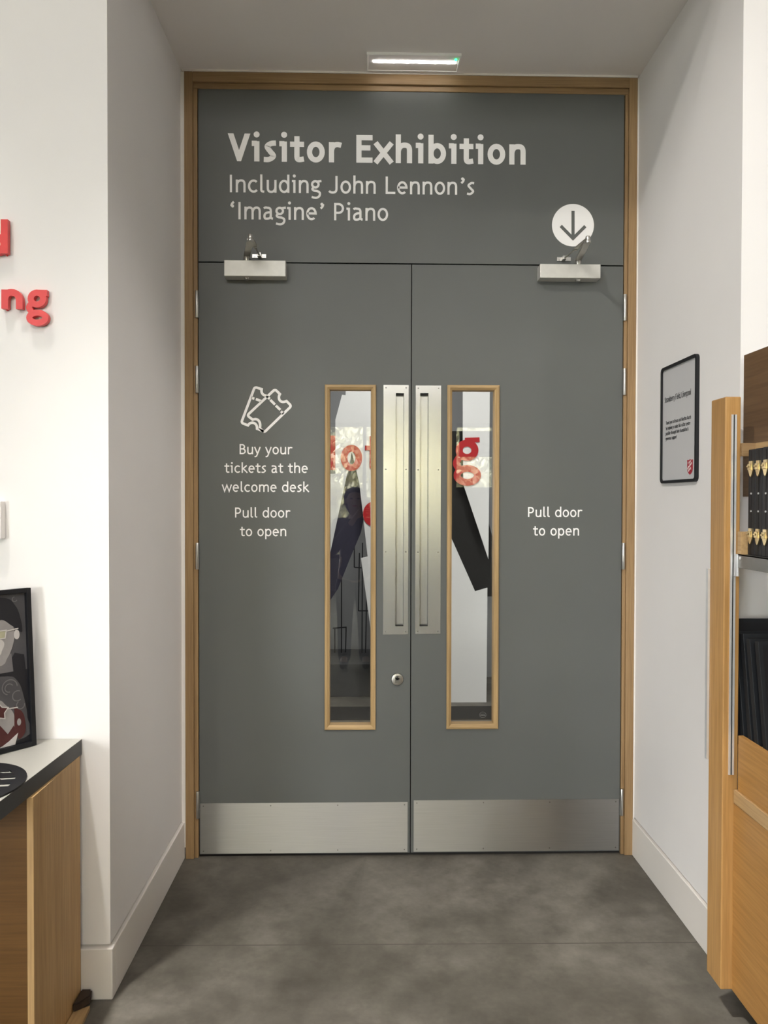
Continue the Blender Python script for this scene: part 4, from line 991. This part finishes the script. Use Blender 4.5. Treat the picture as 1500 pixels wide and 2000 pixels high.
for s_ in (-1, 1):
    t = bmesh.new(); bmesh.ops.create_uvsphere(t, u_segments=12, v_segments=8, radius=1); mb.add(t, Matrix.Translation((hx+s_*0.082, hy+0.035, 1.565)) @ Matrix.Diagonal((0.012, 0.018, 0.030, 1)))
obj('body', mb, M['skin'], pl, True)
t = MB()
for s_ in (-1, 1):
    u = bmesh.new(); bmesh.ops.create_uvsphere(u, u_segments=12, v_segments=8, radius=1); t.add(u, Matrix.Translation((hx+s_*0.032, fy-0.012, 1.582)) @ Matrix.Diagonal((0.014, 0.008, 0.007, 1)))
obj('eyes', t, M['hair'], pl, True)
u = bmesh.new(); bmesh.ops.create_uvsphere(u, u_segments=12, v_segments=8, radius=1)
obj('mouth', MB().add(u, Matrix.Translation((hx, fy-0.010, 1.515)) @ Matrix.Diagonal((0.024, 0.008, 0.006, 1))), M['deepred'], pl, True)
u = bmesh.new(); bmesh.ops.create_uvsphere(u, u_segments=28, v_segments=20, radius=1)
for v in u.verts:
    if v.co.y > 0.35 and v.co.z < 0.55: v.co.y = 0.35 - (0.55-v.co.z)*0.25
    if v.co.z < -0.2: v.co.z = -0.2 + (v.co.z+0.2)*2.1
obj('hair', MB().add(u, Matrix.Translation((hx, hy+0.025, 1.595)) @ Matrix.Diagonal((0.105, 0.112, 0.098, 1))), M['hair'], pl, True)
ct = [[(hx, hy, 0.80, 0.185), (hx, hy, 0.95, 0.165), (hx, hy, 1.12, 0.145), (hx, hy, 1.27, 0.152), (hx, hy+0.005, 1.365, 0.10), (hx, hy+0.015, 1.415, 0.070)]]
for s_ in (-1, 1): ct.append([(hx, hy, 1.27, 0.152), (*sh_j[s_], 0.078), (*el_j[s_], 0.060), (*Vector(el_j[s_]).lerp(Vector(wr[s_]), 0.88), 0.045)])
obj('coat', skin_mesh(ct), M['coat'], pl, True)
for s_ in (-1, 1):
    obj('trouser_leg', skin_mesh([[(hx+s_*0.085, hy, 0.88, 0.112), (hx+s_*0.095, hy+0.01, 0.47, 0.078), (hx+s_*0.10, hy-0.01, 0.03, 0.060)]]), M['jeans'], pl, True)
    obj('shoe', skin_mesh([[(hx+s_*0.10, hy-0.03, 0.046, 0.046), (hx+s_*0.103, hy+0.06, 0.044, 0.044), (hx+s_*0.106, hy+0.15, 0.034, 0.034)]]), M['shoe'], pl, True)
ph = obj('phone', MB().box(ph_x0, ph_x1, ph_y-0.004, ph_y+0.004, ph_z0, ph_z1, 0.003), M['black'])
tag(ph, 'black phone held up in both hands of the person in the indigo coat', 'phone')
